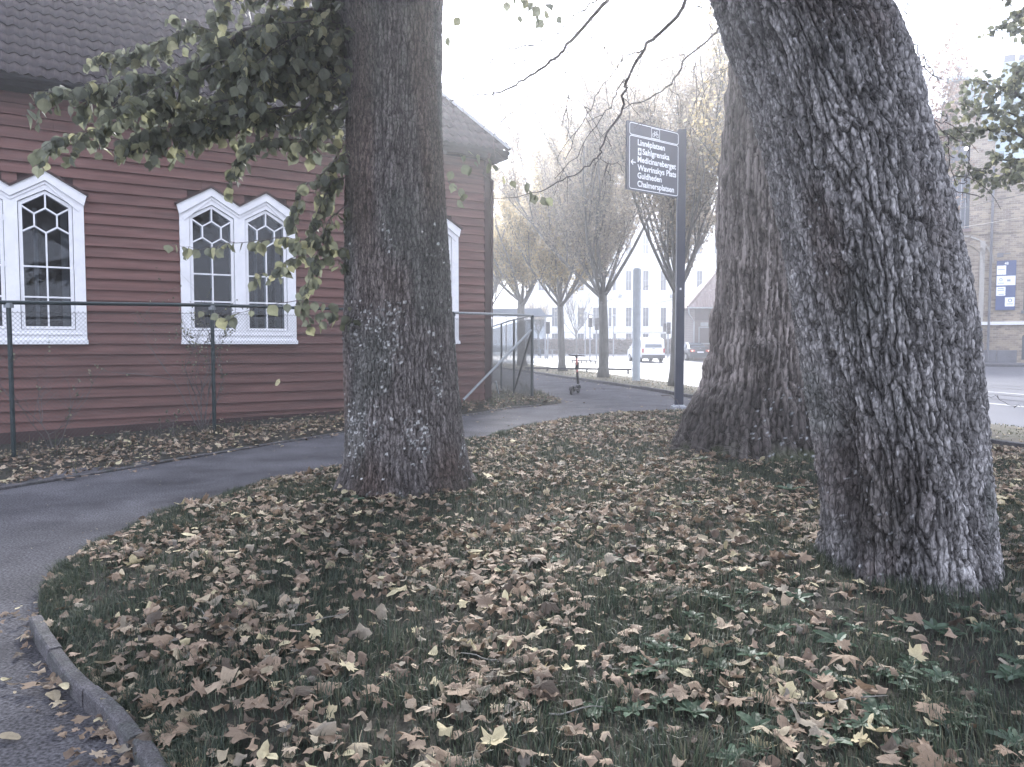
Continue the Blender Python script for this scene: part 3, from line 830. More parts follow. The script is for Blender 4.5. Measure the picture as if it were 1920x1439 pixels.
trunk(SL, 8.05, lambda z: 0 * z, 60, .1, 9.5, 5.7, dL, cL, LT, LO, 'upper_trunk')

# middle trunk ------------------------------------------------
MT = thing('broadleaf_tree', 'broad grey trunk with long shaggy bark strips and flared mossy foot behind the leaning trunk', 'tree', (*MID_TREE, .1))
MO = (*MID_TREE, .1)
SM = sil([(905, 1255, 1640), (885, 1268, 1615), (860, 1278, 1592), (830, 1288, 1570), (780, 1302, 1552), (720, 1322, 1540), (640, 1342, 1532), (560, 1351, 1527), (400, 1353, 1520), (300, 1359, 1512),
          (200, 1368, 1508), (100, 1376, 1505), (0, 1384, 1502), (-300, 1390, 1490), (-900, 1400, 1470)], 10.4)
def dM(TH, Z, RR):
    a, ia = plates(TH, Z, 54, .75, 13, .5, .34, .6); b, ib = plates(TH, Z, 130, 6, 70, .5, .5, 1.2)
    big = vnoise(TH / 6.2832 * 8, Z * .7 + 4, 8) - .5
    D = .050 * (a - 1) + .018 * (b - 1) + .022 * (ia - .5) + .05 * big + .055
    D += .09 * (vnoise(TH / 6.2832 * 20, Z * 4.5, 20) - .5) * smooth(.2, -.6, np.cos(TH))       # ragged left edge
    base = smooth(1.1, .0, Z)
    D += base * .12 * (np.cos(TH * 6 + .3) * .5 + np.cos(TH * 4 + 1) * .5) + roots(TH, Z, 9, 9, .22)
    e = np.exp(-((Z - 1.55) / .14) ** 2 - ((np.angle(np.exp(1j * (TH - R(-112))))) / .22) ** 2)
    D += e * (.15 + .10 * (vnoise(TH / 6.2832 * 90, Z * 22, 90) - .5))
    return D, 1
def cM(TH, Z, RR, D):
    a, ia = plates(TH, Z, 54, .75, 13, .5, .34, .6); b, ib = plates(TH, Z, 130, 6, 70, .5, .5, 1.2)
    n = vnoise(TH / 6.2832 * 40, Z * 3, 40)
    C = lerp((.035, .028, .026), (.30, .265, .25), np.clip(a * (.4 + .35 * ia + .4 * n) * (.75 + .35 * b), 0, 1))
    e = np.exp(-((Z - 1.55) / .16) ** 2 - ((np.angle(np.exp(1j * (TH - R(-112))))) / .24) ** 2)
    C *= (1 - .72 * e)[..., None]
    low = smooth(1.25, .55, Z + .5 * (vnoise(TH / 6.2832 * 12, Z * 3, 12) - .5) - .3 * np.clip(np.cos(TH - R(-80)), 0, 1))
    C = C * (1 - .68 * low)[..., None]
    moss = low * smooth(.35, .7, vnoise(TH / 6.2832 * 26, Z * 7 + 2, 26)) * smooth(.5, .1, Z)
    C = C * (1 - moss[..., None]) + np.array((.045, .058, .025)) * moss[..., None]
    fl = spots(TH, Z, RR, .045, .28, 6, .7) & (low > .25) & (np.cos(TH - R(-78)) > .8) & (Z < 1.1)
    C[fl] = (.24, .25, .26)
    return C
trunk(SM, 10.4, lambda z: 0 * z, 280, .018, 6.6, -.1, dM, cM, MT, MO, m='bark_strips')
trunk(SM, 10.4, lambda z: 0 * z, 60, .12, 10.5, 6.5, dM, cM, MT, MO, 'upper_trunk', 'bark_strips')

# right leaning trunk -----------------------------------------
RT = thing('broadleaf_tree', 'thick rugged trunk leaning left with deep cracked grey bark, nearest tree on the right', 'tree', (*RIGHT_TREE, .1))
RO = (*RIGHT_TREE, .1)
SR = sil([(1190, 1525, 1905), (1150, 1538, 1886), (1120, 1545, 1872), (1080, 1549, 1860), (1000, 1553, 1850), (900, 1550, 1840), (800, 1536, 1832), (700, 1512, 1825), (600, 1494, 1816), (500, 1478, 1799), (400, 1460, 1776),
          (300, 1439, 1750), (200, 1413, 1716), (120, 1388, 1692), (60, 1364, 1666), (0, 1346, 1636), (-100, 1302, 1586), (-200, 1254, 1536), (-400, 1150, 1420), (-700, 1010, 1230)], 5.1)
def barkR(TH, Z):
    T2 = TH + .05 * Z
    return plates(T2, Z, 62, 2.6, 23, 1.0, .30, 1.5) + plates(T2, Z, 150, 9, 90, .8, .4, 2.4)
def dR(TH, Z, RR):
    a, ia, b, ib = barkR(TH, Z)
    big = vnoise(TH / 6.2832 * 9, Z * 1.1 + 14, 9) - .5
    D = .046 * (a - 1) + .015 * (b - 1) * (.4 + .6 * a) + .014 * (ia - .5) + .008 * (ib - .5) * a + .06 * big - .004
    D += .010 * (vnoise(TH / 6.2832 * 200, Z * 50, 200) - .5)
    base = smooth(.7, .0, Z)
    D += base * .06 * (np.cos(TH * 5 + .6)) + roots(TH, Z, 6, 9, .085)
    an = lambda c: np.angle(np.exp(1j * (TH - R(c))))
    D -= .22 * np.exp(-(an(-158) / .17) ** 2) * smooth(1.45, .8, Z)
    D += .06 * np.exp(-(an(-146) / .12) ** 2) * smooth(1.0, .4, Z)
    e = np.exp(-((Z - 3.42) / .20) ** 2 - (an(-113) / .20) ** 2)
    D += e * (-.05 + .10 * (vnoise(TH / 6.2832 * 90, Z * 14, 90) - .35))
    e = np.exp(-((Z - 1.9) / .28) ** 2 - (an(-172) / .22) ** 2); D += .05 * e
    return D, 1
def cR(TH, Z, RR, D):
    a, ia, b, ib = barkR(TH, Z)
    n = vnoise(TH / 6.2832 * 60, Z * 9, 60); n3 = vnoise(TH / 6.2832 * 8, Z * 1.6 + 3, 8); nf = vnoise(TH / 6.2832 * 250, Z * 70, 250)
    C = lerp((.042, .038, .037), (.37, .355, .35), np.clip(a ** 1.1 * (.30 + .4 * ia + .3 * n) * (.55 + .55 * b) * (.6 + .7 * nf), 0, 1))
    gr = smooth(.55, .8, n3) * .5
    C = C * (1 - gr[..., None]) + lerp((.03, .035, .03), (.15, .16, .145), n * a) * gr[..., None]
    br = smooth(.55, .85, vnoise(TH / 6.2832 * 10, Z * 1.3 + 23, 10)) * .55
    C = C * (1 - br[..., None]) + lerp((.03, .022, .02), (.13, .095, .085), n * a) * br[..., None]
    an = lambda c: np.angle(np.exp(1j * (TH - R(c))))
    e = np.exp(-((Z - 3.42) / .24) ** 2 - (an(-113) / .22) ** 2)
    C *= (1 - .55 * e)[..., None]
    shade_and_streaks = np.exp(-((an(-156) / .26) ** 2)) * smooth(1.7, .7, Z) * .6      # shade of the hollow side painted into the bark colour
    shade_and_streaks = np.maximum(shade_and_streaks, .36 * smooth(.5, .75, vnoise(TH / 6.2832 * 13 + .6 * vnoise(TH / 6.2832 * 30, Z * 2, 30), Z * .55 + 31, 13)))
    C *= (1 - shade_and_streaks)[..., None]
    fl = (nf > .88) & (ib > .80); C[fl] = np.maximum(C[fl], (.32, .32, .325))
    return C
def ysh(z): return 0 * z
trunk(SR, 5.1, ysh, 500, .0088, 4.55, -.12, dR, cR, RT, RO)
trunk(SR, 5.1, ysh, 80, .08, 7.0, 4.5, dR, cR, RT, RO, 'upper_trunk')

# ------------------------------------------------------------------ leaves
def leaf_outline(kind, rr):
    if kind == 'maple':
        A = [(-90, .16), (-62, .34), (-38, .62), (-24, .50), (-8, .78), (6, .60), (20, .96), (34, .62), (50, .52), (64, .80), (80, .82), (90, 1.08)]
        A = A + [(180 - a, r) for a, r in A[-2:0:-1]]
    elif kind == 'elm':
        A = [(-90, .9), (-70, .80), (-45, .60), (-10, .50), (25, .52), (55, .66), (78, .92), (90, 1.08)]
        A = A + [(180 - a, r) for a, r in A[-2:0:-1]]
    else:       # crumpled piece
        e = rr.uniform(.5, .9); A = [(k * 24 - 90, rr.uniform(.5, 1.05) * (e if abs(math.cos(math.radians(k * 24 - 90))) > .6 else 1)) for k in range(15)]
    return [(R(a), r * rr.uniform(.9, 1.1)) for a, r in A]
def leaf_geo(kind, rr, rings=2, curl=.35):
    o = leaf_outline(kind, rr); n = len(o); V = [(0, 0, 0)]; F = []
    for q in range(1, rings + 1):
        f = q / rings
        for a, r in o: V.append((math.cos(a) * r * f, math.sin(a) * r * f, 0))
    F += [(0, 1 + i, 1 + (i + 1) % n) for i in range(n)]
    V = np.array(V)
    for q in range(rings - 1):
        s = 1 + q * n
        for i in range(n):
            a, b, c, d = s + i, s + (i + 1) % n, s + n + (i + 1) % n, s + n + i
            F += [(a, c, b), (a, d, c)]
    p1, p2, p3 = rr.uniform(0, 6.28), rr.uniform(0, 6.28), rr.uniform(0, 6.28)
    c1, c2 = rr.gauss(0, curl), rr.gauss(0, curl)
    x, y = V[:, 0], V[:, 1]
    V[:, 2] = c1 * (x * math.cos(p1) + y * math.sin(p1)) ** 2 + c2 * (x * math.cos(p2) + y * math.sin(p2)) ** 2 + curl * .22 * np.sin(x * 3 + p3) * np.cos(y * 3 + p1)
    V[:, 2] = np.clip(V[:, 2], -.55, .55); V[:, 2] -= V[:, 2].min() * .5
    if kind == 'elm': V[:, 2] += abs(x) * .25
    return V, np.array(F)
def rot_rand(n, tilt, r=rng):
    """n rotation matrices: spin about z then tilt about random horizontal axis"""
    s = r.uniform(0, 2 * math.pi, n); t = r.normal(0, tilt, n); a = r.uniform(0, 2 * math.pi, n)
    cs, sn = np.cos(s), np.sin(s); Z0 = np.zeros(n); O = np.ones(n)
    A = np.stack([np.stack([cs, -sn, Z0], -1), np.stack([sn, cs, Z0], -1), np.stack([Z0, Z0, O], -1)], 1)
    kx, ky = np.cos(a), np.sin(a); c, q = np.cos(t), np.sin(t); C1 = 1 - c
    B = np.stack([np.stack([c + kx * kx * C1, kx * ky * C1, ky * q], -1), np.stack([kx * ky * C1, c + ky * ky * C1, -kx * q], -1), np.stack([-ky * q, kx * q, c], -1)], 1)
    return B @ A
BROWN = np.array([(.27, .19, .14), (.34, .245, .19), (.16, .11, .085), (.40, .31, .24), (.10, .075, .06), (.27, .225, .185), (.21, .15, .115), (.43, .35, .26), (.50, .42, .28), (.17, .145, .13)])
BROWN = BROWN * np.array((.93, .96, .90)) * .93
BW = np.array([.17, .15, .15, .12, .11, .08, .1, .06, .03, .03]); BW = BW / BW.sum()
lr = random.Random(77)
VARS = []
for k in range(26):
    kd = 'maple' if k < 11 else ('elm' if k < 14 else 'bit')
    VARS.append((kd, leaf_geo(kd, lr, 3, (lr.choice((.3, .5, .8)) if kd == 'maple' else 1.0) if kd != 'elm' else .3)))
VARS_LO = []
for k in range(20):
    kd = 'maple' if k < 8 else ('elm' if k < 11 else 'bit')
    v, f = leaf_geo(kd, lr, 2 if k % 2 else 1, .5 if k < 11 else .9); VARS_LO.append((kd, (v, f)))
def shade(V, c, r=lr):
    """vein/edge tone on a leaf"""
    rad = np.hypot(V[:, 0], V[:, 1]); k = 1 + .10 * (rad - .5) + np.array([r.uniform(-.08, .08) for _ in V])
    return np.array(c)[None] * k[:, None]
LV_MESH = []
for k, (kd, (v, f)) in enumerate(VARS):
    cs = BROWN[lr.choices(range(len(BROWN)), BW)[0]] if kd != 'elm' else (np.array((.44, .38, .24)) if lr.random() < .4 else np.array((.26, .22, .15)))
    g = G(); g.add(v, f, shade(v, cs))
    if kd == 'maple': g.tube([(0, -.12, v[0, 2]), (.05, -.6, v[0, 2] + .05), (.0, -1.0, v[0, 2] + .16)], .018, 3, col=tuple(cs * 1.1))
    o = g.build('fallen_leaf', 'leaf_fallen'); LV_MESH.append(o.data); bpy.data.objects.remove(o)

def scatter(poly, dens, zf, n_try, box, zoff=(.015, .05), smin=.02, smax=.085):
    x = rng.uniform(box[0], box[1], n_try); y = rng.uniform(box[2], box[3], n_try)
    p = proj(np.column_stack([x, y, np.zeros(n_try)]))
    k = inside(poly, x, y) & (p[:, 0] > -250) & (p[:, 0] < 2170) & (p[:, 1] < 1700) & (p[:, 1] > 0)
    k &= rng.random(n_try) < dens(x, y)
    x = x[k]; y = y[k]; n = len(x)
    s = np.clip(rng.lognormal(math.log(.043), .36, n), smin, smax)
    return np.column_stack([x, y, zf(x, y) + rng.uniform(*zoff, n)]), s
def clear_trunks(P):
    k = np.ones(len(P), bool)
    for (tx, ty), r in ((LEFT_TREE, .62), (RIGHT_TREE, .62), (MID_TREE, .95)): k &= np.hypot(P[:, 0] - tx, P[:, 1] - ty) > r
    return k
def d_lawn(x, y):
    c = vnoise(x * 1.6 + 80, y * 1.6 + 80) * .6 + vnoise(x * 4 + 20, y * 4 + 20) * .4
    d = .24 + .90 * smooth(.30, .62, c)
    # thinner towards the lower right, and close to the nearest trunk
    d = d * (1 - .45 * smooth(.6, 2.4, x) * smooth(6.5, 4.5, y))
    d = d * (1 - .6 * np.exp(-(np.hypot(x - 2.1, y - 4.2) / .7) ** 2))
    d = np.where(y > 8, d * .85, d)
    return np.clip(d, 0, 1)
PL, SLf = scatter(LAWN, d_lawn, lawn_z, 74000, (-4, 10, 1.8, 18.2), (.012, .06))
k = clear_trunks(PL); PL, SLf = PL[k], SLf[k]
PS, SSf = scatter(STRIP, lambda x, y: np.where(((x + 7.08) * -.779 + (y - 10.86) * .627) < .25, .95, .22) * (y < 24) , strip_z, 27000, (-9, 1.6, 5, 24), (.01, .09))
def d_kerb(x, y):
    d = edge_dist(LAWN, x, y); return np.where((d < .34) & (y < 4.6) & ~inside(LAWN, x, y), .55 * smooth(.34, .05, d), .006 + .02 * (y > 14))
PP, SPf = scatter(PATH, d_kerb, lambda x, y: gz(x, y) + .005, 26000, (-9, 8, 2.0, 34), (.004, .02))
PK, SKf = scatter(PATH, lambda x, y: smooth(.42, .06, edge_dist(LAWN, x, y)) * (.25 + .75 * smooth(.35, .6, vnoise(x * 5 + 3, y * 5 + 3))), lambda x, y: gz(x, y) + .008, 1500, (-3.6, -1.0, 2.2, 4.7), (.004, .05))
PK2, SK2 = scatter(PATH, lambda x, y: smooth(.5, .0, edge_dist(STRIP, x, y)) * .55, lambda x, y: gz(x, y) + .008, 9000, (-7, 2, 6, 21), (.004, .03))
PD, SD = scatter(PATH, lambda x, y: .5 + 0 * x, lambda x, y: gz(x, y) + .004, 5000, (-8, 8, 2.2, 22), (.0, .003)); SD = rng.uniform(.006, .018, len(SD))
PP = np.concatenate([PP, PK, PK2, PD]); SPf = np.concatenate([SPf, SKf, SK2, SD])
k = ~inside(LAWN, PP[:, 0], PP[:, 1]) & ~inside(STRIP, PP[:, 0], PP[:, 1]); PP, SPf = PP[k], SPf[k]
SPf = np.where(rng.random(len(SPf)) < .4, SPf * .55, SPf)
PV, SVf = scatter(VERGE, lambda x, y: .75 + 0 * x, verge_z, 14000, (-3, 16, 9, 52), (.004, .02))
PX, SXf = scatter(PATH, lambda x, y: smooth(1.0, .0, edge_dist(VERGE, x, y)) * .35 + .0 * x, lambda x, y: gz(x, y) + .005, 12000, (-2, 10, 10, 48), (.003, .012))
k = ~inside(LAWN, PX[:, 0], PX[:, 1]) & ~inside(STRIP, PX[:, 0], PX[:, 1]) & ~inside(VERGE, PX[:, 0], PX[:, 1]); PX, SXf = PX[k], SXf[k]

allP = np.concatenate([PL, PS, PP, PV, PX]); allS = np.concatenate([SLf, SSf, SPf, SVf * .85, SXf * .8])
zone = np.concatenate([np.full(len(PL), 0), np.full(len(PS), 1), np.full(len(PP), 2), np.full(len(PV), 3), np.full(len(PX), 4)])
# some leaves placed where the photograph shows them
big = [(925, 1390, .075), (1583, 1243, .10), (1745, 1335, .085), (1018, 1285, .09), (640, 1160, .06), (650, 1255, .06), (1545, 1300, .06), (1430, 1375, .06),
       (440, 1290, .08), (330, 1225, .06), (610, 1290, .07), (560, 1310, .08), (880, 1285, .07), (1215, 1300, .06), (1320, 1100, .06), (470, 1090, .06),
       (410, 1000, .06), (1085, 1180, .06), (760, 1120, .06), (700, 1290, .06), (210, 1380, .06), (190, 1350, .055), (110, 1320, .05), (130, 1290, .05)]
bp_ = np.array([(*atz(px, py, .16 if k < 20 else .03), .15 if k < 20 else .03) for k, (px, py, s) in enumerate(big)])
bp_[:20, 2] = lawn_z(bp_[:20, 0], bp_[:20, 1]) + .05
allP = np.concatenate([bp_, allP]); allS = np.concatenate([[b[2] for b in big], allS]); zone = np.concatenate([[0] * 20 + [2] * 4, zone])
pp = proj(allP); score = allS / pp[:, 2] * ((pp[:, 0] > 0) & (pp[:, 0] < 1920) & (pp[:, 1] < 1450))
order = np.argsort(-score); near = set(order[:295].tolist())
ROT = rot_rand(len(allP), .42); ROT[zone >= 2] = rot_rand(int((zone >= 2).sum()), .14)
LBL = {0: ('brown autumn maple leaf lying on the grass in the foreground', 'brown leaves on the foreground grass'),
       1: ('brown autumn leaf in the drift along the fence strip', 'leaves in the drift along the fence'),
       2: ('brown autumn leaf lying on the asphalt path', 'leaves on the asphalt path'),
       3: ('brown autumn leaf lying on the verge', 'leaves on the verge'), 4: ('brown autumn leaf lying on the path', 'leaves on the path')}
piles = {z: G() for z in range(5)}
rc = rng.choice(len(BROWN), len(allP), p=BW)
for k in range(len(allP)):
    if k in near:
        vi = int(rng.integers(0, 11)) if k < 24 else int(rng.integers(0, len(VARS)))
        o = bpy.data.objects.new('fallen_leaf', LV_MESH[vi]); COL.objects.link(o)
        s = float(allS[k]) * (.72 if VARS[vi][0] != 'maple' else 1)
        o.matrix_world = Matrix.Translation(allP[k]) @ Matrix(ROT[k].tolist()).to_4x4() @ Matrix.Diagonal((s, s, s, 1))
        zl, zg = LBL[int(zone[k])]; kd = VARS[vi][0]
        if kd == 'elm': zl = zl.replace('brown autumn maple leaf', 'oval yellowish leaf').replace('brown autumn leaf', 'oval yellowish leaf'); zg = 'oval ' + zg.replace('brown ', '')
        elif kd == 'bit': zl = zl.replace('brown autumn maple leaf', 'crumpled brown leaf scrap').replace('brown autumn leaf', 'crumpled brown leaf scrap'); zg = 'crumpled ' + zg.replace('brown ', '')
        tag(o, zl, 'leaf', zg)
    else:
        kd, (v, f) = VARS_LO[k % len(VARS_LO)] if pp[k, 2] > 6 else VARS[k % len(VARS)]
        s = allS[k] * (.75 if kd != 'maple' else 1)
        c = BROWN[rc[k]]
        if kd == 'elm' and k % 3 == 0: c = np.array((.44, .39, .25))
        if zone[k] >= 3: c = c * .6 + np.array((.5, .43, .3)) * .55
        rad = np.hypot(v[:, 0], v[:, 1])
        piles[int(zone[k])].add(v * s @ ROT[k].T + allP[k], f, c[None] * (1 + .2 * (rad - .5))[:, None] * rng.uniform(.75, 1.2))
for z_, nm in ((0, 'lawn_leaf_litter'), (1, 'fence_leaf_litter'), (2, 'path_leaf_litter'), (3, 'verge_leaf_litter'), (4, 'kerb_leaf_litter')):
    o = piles[z_].build(nm, 'leaf_fallen')
    tag(o, LBL[z_][0].replace('leaf', 'leaves', 1).replace('autumn leaves', 'autumn leaves, the smaller and farther ones,'), 'leaves', kind='stuff')

# thin fallen sticks
for px, py, L_, a_ in ((600, 1180, .30, .5), (1500, 1050, .25, 2.2), (1080, 1345, .22, .2), (380, 1160, .20, 2.4), (300, 1130, .22, 1.9), (1580, 1330, .4, .1), (760, 905, .3, .3), (110, 1090, .12, .1), (900, 1240, .18, 2.8)):
    x, y = atz(px, py, .12); z = float(gz(x, y)) + .01 if px == 110 else float(lawn_z(x, y)) + .045; P = np.array([(q * L_ * math.cos(a_) + rnd.gauss(0, .006), q * L_ * math.sin(a_) + rnd.gauss(0, .006), .01 * math.sin(q * 5)) for q in np.linspace(-.5, .5, 6)])
    g = G(); g.tube(P, np.linspace(.0045, .0018, 6), 5); o = g.build('stick', 'avenue_bark', loc=(x, y, z)); tag(o, 'thin dry stick lying among the fallen leaves', 'stick', 'dry sticks among the leaves')
# leaf caught in the fence
v, f = VARS[12][1]; g = G(); g.add(v * .07, f, (.55, .5, .3)); p = atY(520, 718, 12.6)
o = g.build('caught_leaf', 'leaf_fallen', loc=p); o.rotation_euler = (R(75), R(35), R(30)); tag(o, 'single pale yellow leaf caught in the wire mesh of the fence', 'leaf')

# ------------------------------------------------------------------ grass
def grass(name, poly, zf, n_try, box, dens, hmin, hmax, cols, wid, label, tipc=1.3, lean=.5):
    x = rng.uniform(box[0], box[1], n_try); y = rng.uniform(box[2], box[3], n_try)
    p = proj(np.column_stack([x, y, np.zeros(n_try)]))
    k = inside(poly, x, y) & (p[:, 0] > -120) & (p[:, 0] < 2040) & (p[:, 1] < 1620) & (rng.random(n_try) < dens(x, y))
    x = x[k]; y = y[k]; n = len(x); z = zf(x, y) - .004
    clump = vnoise(x * 5 + 12, y * 5 + 12)
    h = (hmin + (hmax - hmin) * rng.random(n) ** 1.3) * (.5 + clump)
    a = rng.uniform(0, 2 * math.pi, n) ; L = np.abs(rng.normal(0, lean, n)) * h
    ca = vnoise(x * 2.2 + 99, y * 2.2 + 99) * 9
    dx, dy = np.cos(a * .6 + ca) * L, np.sin(a * .6 + ca) * L
    w = wid * rng.uniform(.7, 1.3, n) * (1 + np.clip(y - 6, 0, 12) * .09)
    b = rng.uniform(0, math.pi, n); wx, wy = np.cos(b) * w / 2, np.sin(b) * w / 2
    P0 = np.stack([x - wx, y - wy, z], -1); P1 = np.stack([x + wx, y + wy, z], -1)
    mx, my, mz = x + dx * .35, y + dy * .35, z + h * .6
    P2 = np.stack([mx + wx * .8, my + wy * .8, mz], -1); P3 = np.stack([mx - wx * .8, my - wy * .8, mz], -1)
    P4 = np.stack([x + dx, y + dy, z + h * np.maximum(.35, 1 - .4 * L / h)], -1)
    V = np.stack([P0, P1, P2, P3, P4], 1).reshape(-1, 3); i = np.arange(n)[:, None] * 5
    C = cols[rng.integers(0, len(cols), n)] * rng.uniform(.7, 1.3, n)[:, None]
    C = np.repeat(C, 5, 0)
    g = G(); g.add(V, np.concatenate([i + np.array([0, 1, 2]), i + np.array([0, 2, 3]), i + np.array([3, 2, 4])]), C)
    return tag(g.build(name, 'grass'), label, 'grass', kind='stuff')
GC = np.array([(.036, .052, .034), (.05, .068, .045), (.034, .048, .036), (.065, .082, .052), (.028, .04, .03), (.11, .11, .075), (.08, .095, .065)])
def gd_lawn(x, y):
    d = 1 - .72 * smooth(4.5, 12, y)
    d = d * (1 - .6 * np.exp(-(np.hypot(x - 1.95, y - 4.5) / .32) ** 2))
    d = d * (.5 + .5 * smooth(.3, .6, vnoise(x * 1.7 + 5, y * 1.7 + 5)))
    for (tx, ty), r in ((LEFT_TREE, .5), (RIGHT_TREE, .45), (MID_TREE, .8)): d = d * (np.hypot(x - tx, y - ty) > r)
    return d
grass('lawn_grass', LAWN, lawn_z, 900000, (-4, 9.5, 2.2, 18), gd_lawn, .04, .10, GC, .0048, 'dark green grass growing between the fallen leaves')
EDGE = LAWN[:14]
grass('edge_grass', LAWN, lawn_z, 900000, (-4, 2.2, 2.2, 17), lambda x, y: (edge_dist(LAWN, x, y) < .22) * .8, .06, .12, GC, .004, 'longer tufted grass along the lawn edge', lean=.8)
grass('fence_weeds', STRIP, strip_z, 60000, (-9, 1.5, 8, 31), lambda x, y: .10 + .5 * (edge_dist([(q[0], q[1]) for q in FP] + [(q[0], q[1]) for q in FP[::-1]], x, y) < .15) + .5 * (x > -1.2) * (y > 18.5) * (y < 24),
      .06, .22, np.array([(.05, .07, .04), (.12, .10, .07), (.08, .09, .05)]), .006, 'dry weeds and grass along the foot of the fence')
grass('verge_grass', VERGE, verge_z, 60000, (-3, 16, 9, 52), lambda x, y: .6 + 0 * x, .02, .05, np.array([(.09, .10, .055), (.12, .12, .07)]), .012, 'short worn grass on the roadside verge')

# broad-leaved weeds
def rosette(r, n=9, col=(.05, .095, .05)):
    g = G()
    for k in range(n):
        a = k * 2 * math.pi / n + r.uniform(-.3, .3); L = r.uniform(.06, .11); w = L * r.uniform(.17, .26); up = r.uniform(.1, .7)
        pts = []; m = 6
        for j in range(m + 1):
            t = j / m; hw = w * math.sin(math.pi * min(1, t * .8 + .12)) ** .8 * (1 if j % 2 else .78)
            if j == m: hw = .002
            pts.append((t * L, hw, up * L * t * (1 - t * .6) + .012))
        V = []
        for (d_, hw, zz) in pts:
            for s in (-1, 0, 1):
                x_, y_ = d_, s * hw; V.append((x_ * math.cos(a) - y_ * math.sin(a), x_ * math.sin(a) + y_ * math.cos(a), zz + (0 if s == 0 else .006)))
        F = [(j * 3 + s, j * 3 + s + 1, (j + 1) * 3 + s + 1, (j + 1) * 3 + s) for j in range(m) for s in (0, 1)]
        cc = np.array(col) * r.uniform(.75, 1.4); g.add(V, np.array(F), cc)
    return g
wr = random.Random(3)
WM = []
for k in range(6):
    o = rosette(wr, wr.randint(6, 11), (.085, .13, .085)).build('weed_rosette', 'leaf_green'); WM.append(o.data); bpy.data.objects.remove(o)
spots = [(1240, 1320), (1200, 1270), (1300, 1340), (1350, 1260), (1410, 1240), (1300, 1165), (1380, 1150), (1340, 1130), (1270, 1120), (1680, 1280), (1730, 1260), (1700, 1300), (1835, 1310), (1812, 1330),
         (1860, 1140), (1890, 1180), (1800, 1160), (1840, 1200), (1880, 1100), (1905, 1260), (1750, 1200), (1640, 1340), (1560, 1400), (1900, 1400), (1120, 1330), (1390, 1085), (1440, 1110), (1250, 1220),
         (720, 930), (770, 925), (860, 915), (660, 950), (880, 900), (1780, 1370), (1600, 1190), (1500, 1180)]
spots += [(wr.uniform(1180, 1915), wr.uniform(1090, 1435)) for _ in range(46)] + [(wr.uniform(900, 1500), wr.uniform(840, 1080)) for _ in range(14)]
spots = [q for q in spots if not (1520 < q[0] < 1890 and q[1] < 1160)]
for px, py in spots:
    x, y = atz(px, py, .12); z = float(lawn_z(x, y))
    o = bpy.data.objects.new('weed_rosette', wr.choice(WM)); COL.objects.link(o)
    s = wr.uniform(.65, 1.15) * (1.5 if y > 7 else 1); o.location = (x, y, z + .01); o.rotation_euler = (wr.uniform(-.15, .15), wr.uniform(-.15, .15), wr.uniform(0, 6.28)); o.scale = (s, s, s)
    tag(o, 'low broad leaved green weed rosette growing in the lawn', 'weed', 'broad leaved weeds in the lawn')

# ------------------------------------------------------------------ branches and foliage of the near trees
def wpath(pts, Y0, Y1, n=None):
    m = len(pts); Ys = np.linspace(Y0, Y1, m); return np.array([atY(px, py, yy) for (px, py), yy in zip(pts, Ys)])
def refine(P, k=4, jit=.0, r=rnd):
    t = np.arange(len(P)); T = np.linspace(0, len(P) - 1, (len(P) - 1) * k + 1)
    # Catmull-Rom
    out = []
    for q in T:
        i = min(int(q), len(P) - 2); f = q - i
        p0, p1, p2, p3 = P[max(i - 1, 0)], P[i], P[i + 1], P[min(i + 2, len(P) - 1)]
        out.append(.5 * ((2 * p1) + (-p0 + p2) * f + (2 * p0 - 5 * p1 + 4 * p2 - p3) * f * f + (-p0 + 3 * p1 - 3 * p2 + p3) * f ** 3))
    out = np.array(out)
    if jit: out[1:-1] += np.array([[r.gauss(0, jit) for _ in range(3)] for _ in out[1:-1]])
    return out
def elm_leaf(r):
    """drooping leaf, base at the origin, tip towards -z, blade in xz"""
    n = 5; V = []; ws = [.0, .30, .42, .34, .16, .0]; m = len(ws)
    bend = r.uniform(-.25, .25); fold = r.uniform(.1, .35)
    for j, w in enumerate(ws):
        t = j / (m - 1)
        for s in (-1, 0, 1):
            V.append((s * w * (1 + .12 * (j % 2)), bend * t * t + abs(s) * w * fold, -t + .03 * abs(s)))
    F = [(j * 3 + s, j * 3 + s + 1, (j + 1) * 3 + s + 1, (j + 1) * 3 + s) for j in range(m - 1) for s in (0, 1)]
    return np.array(V), np.array(F)
fr_ = random.Random(21)
ELM = [elm_leaf(fr_) for _ in range(8)]
ELM_G = [(.15, .16, .115), (.18, .19, .135), (.12, .13, .098), (.20, .21, .135), (.27, .27, .165), (.46, .44, .26), (.13, .145, .115)]
ELM_W = [.25, .21, .17, .16, .11, .05, .05]
ELM_MESH = []
for k, (v, f) in enumerate(ELM * 3):
    g = G(); c = ELM_G[fr_.choices(range(7), ELM_W)[0]]; g.add(v, f, np.array(c)[None] * np.array([fr_.uniform(.85, 1.15) for _ in v])[:, None])
    o = g.build('leaf', 'leaf_green'); ELM_MESH.append(o.data); bpy.data.objects.remove(o)
def leaf_mat(p, s, r, facing=.6, droop=.45):
    """matrix: leaf hangs down from p, blade roughly towards the viewer"""
    yaw = r.gauss(0, .9) if r.random() < facing else r.uniform(0, 6.28)
    return Matrix.Translation(p) @ Matrix.Rotation(yaw, 4, 'Z') @ Matrix.Rotation(r.gauss(0, droop), 4, 'Y') @ Matrix.Rotation(r.gauss(.25, droop), 4, 'X') @ Matrix.Diagonal((s, s, s, 1))
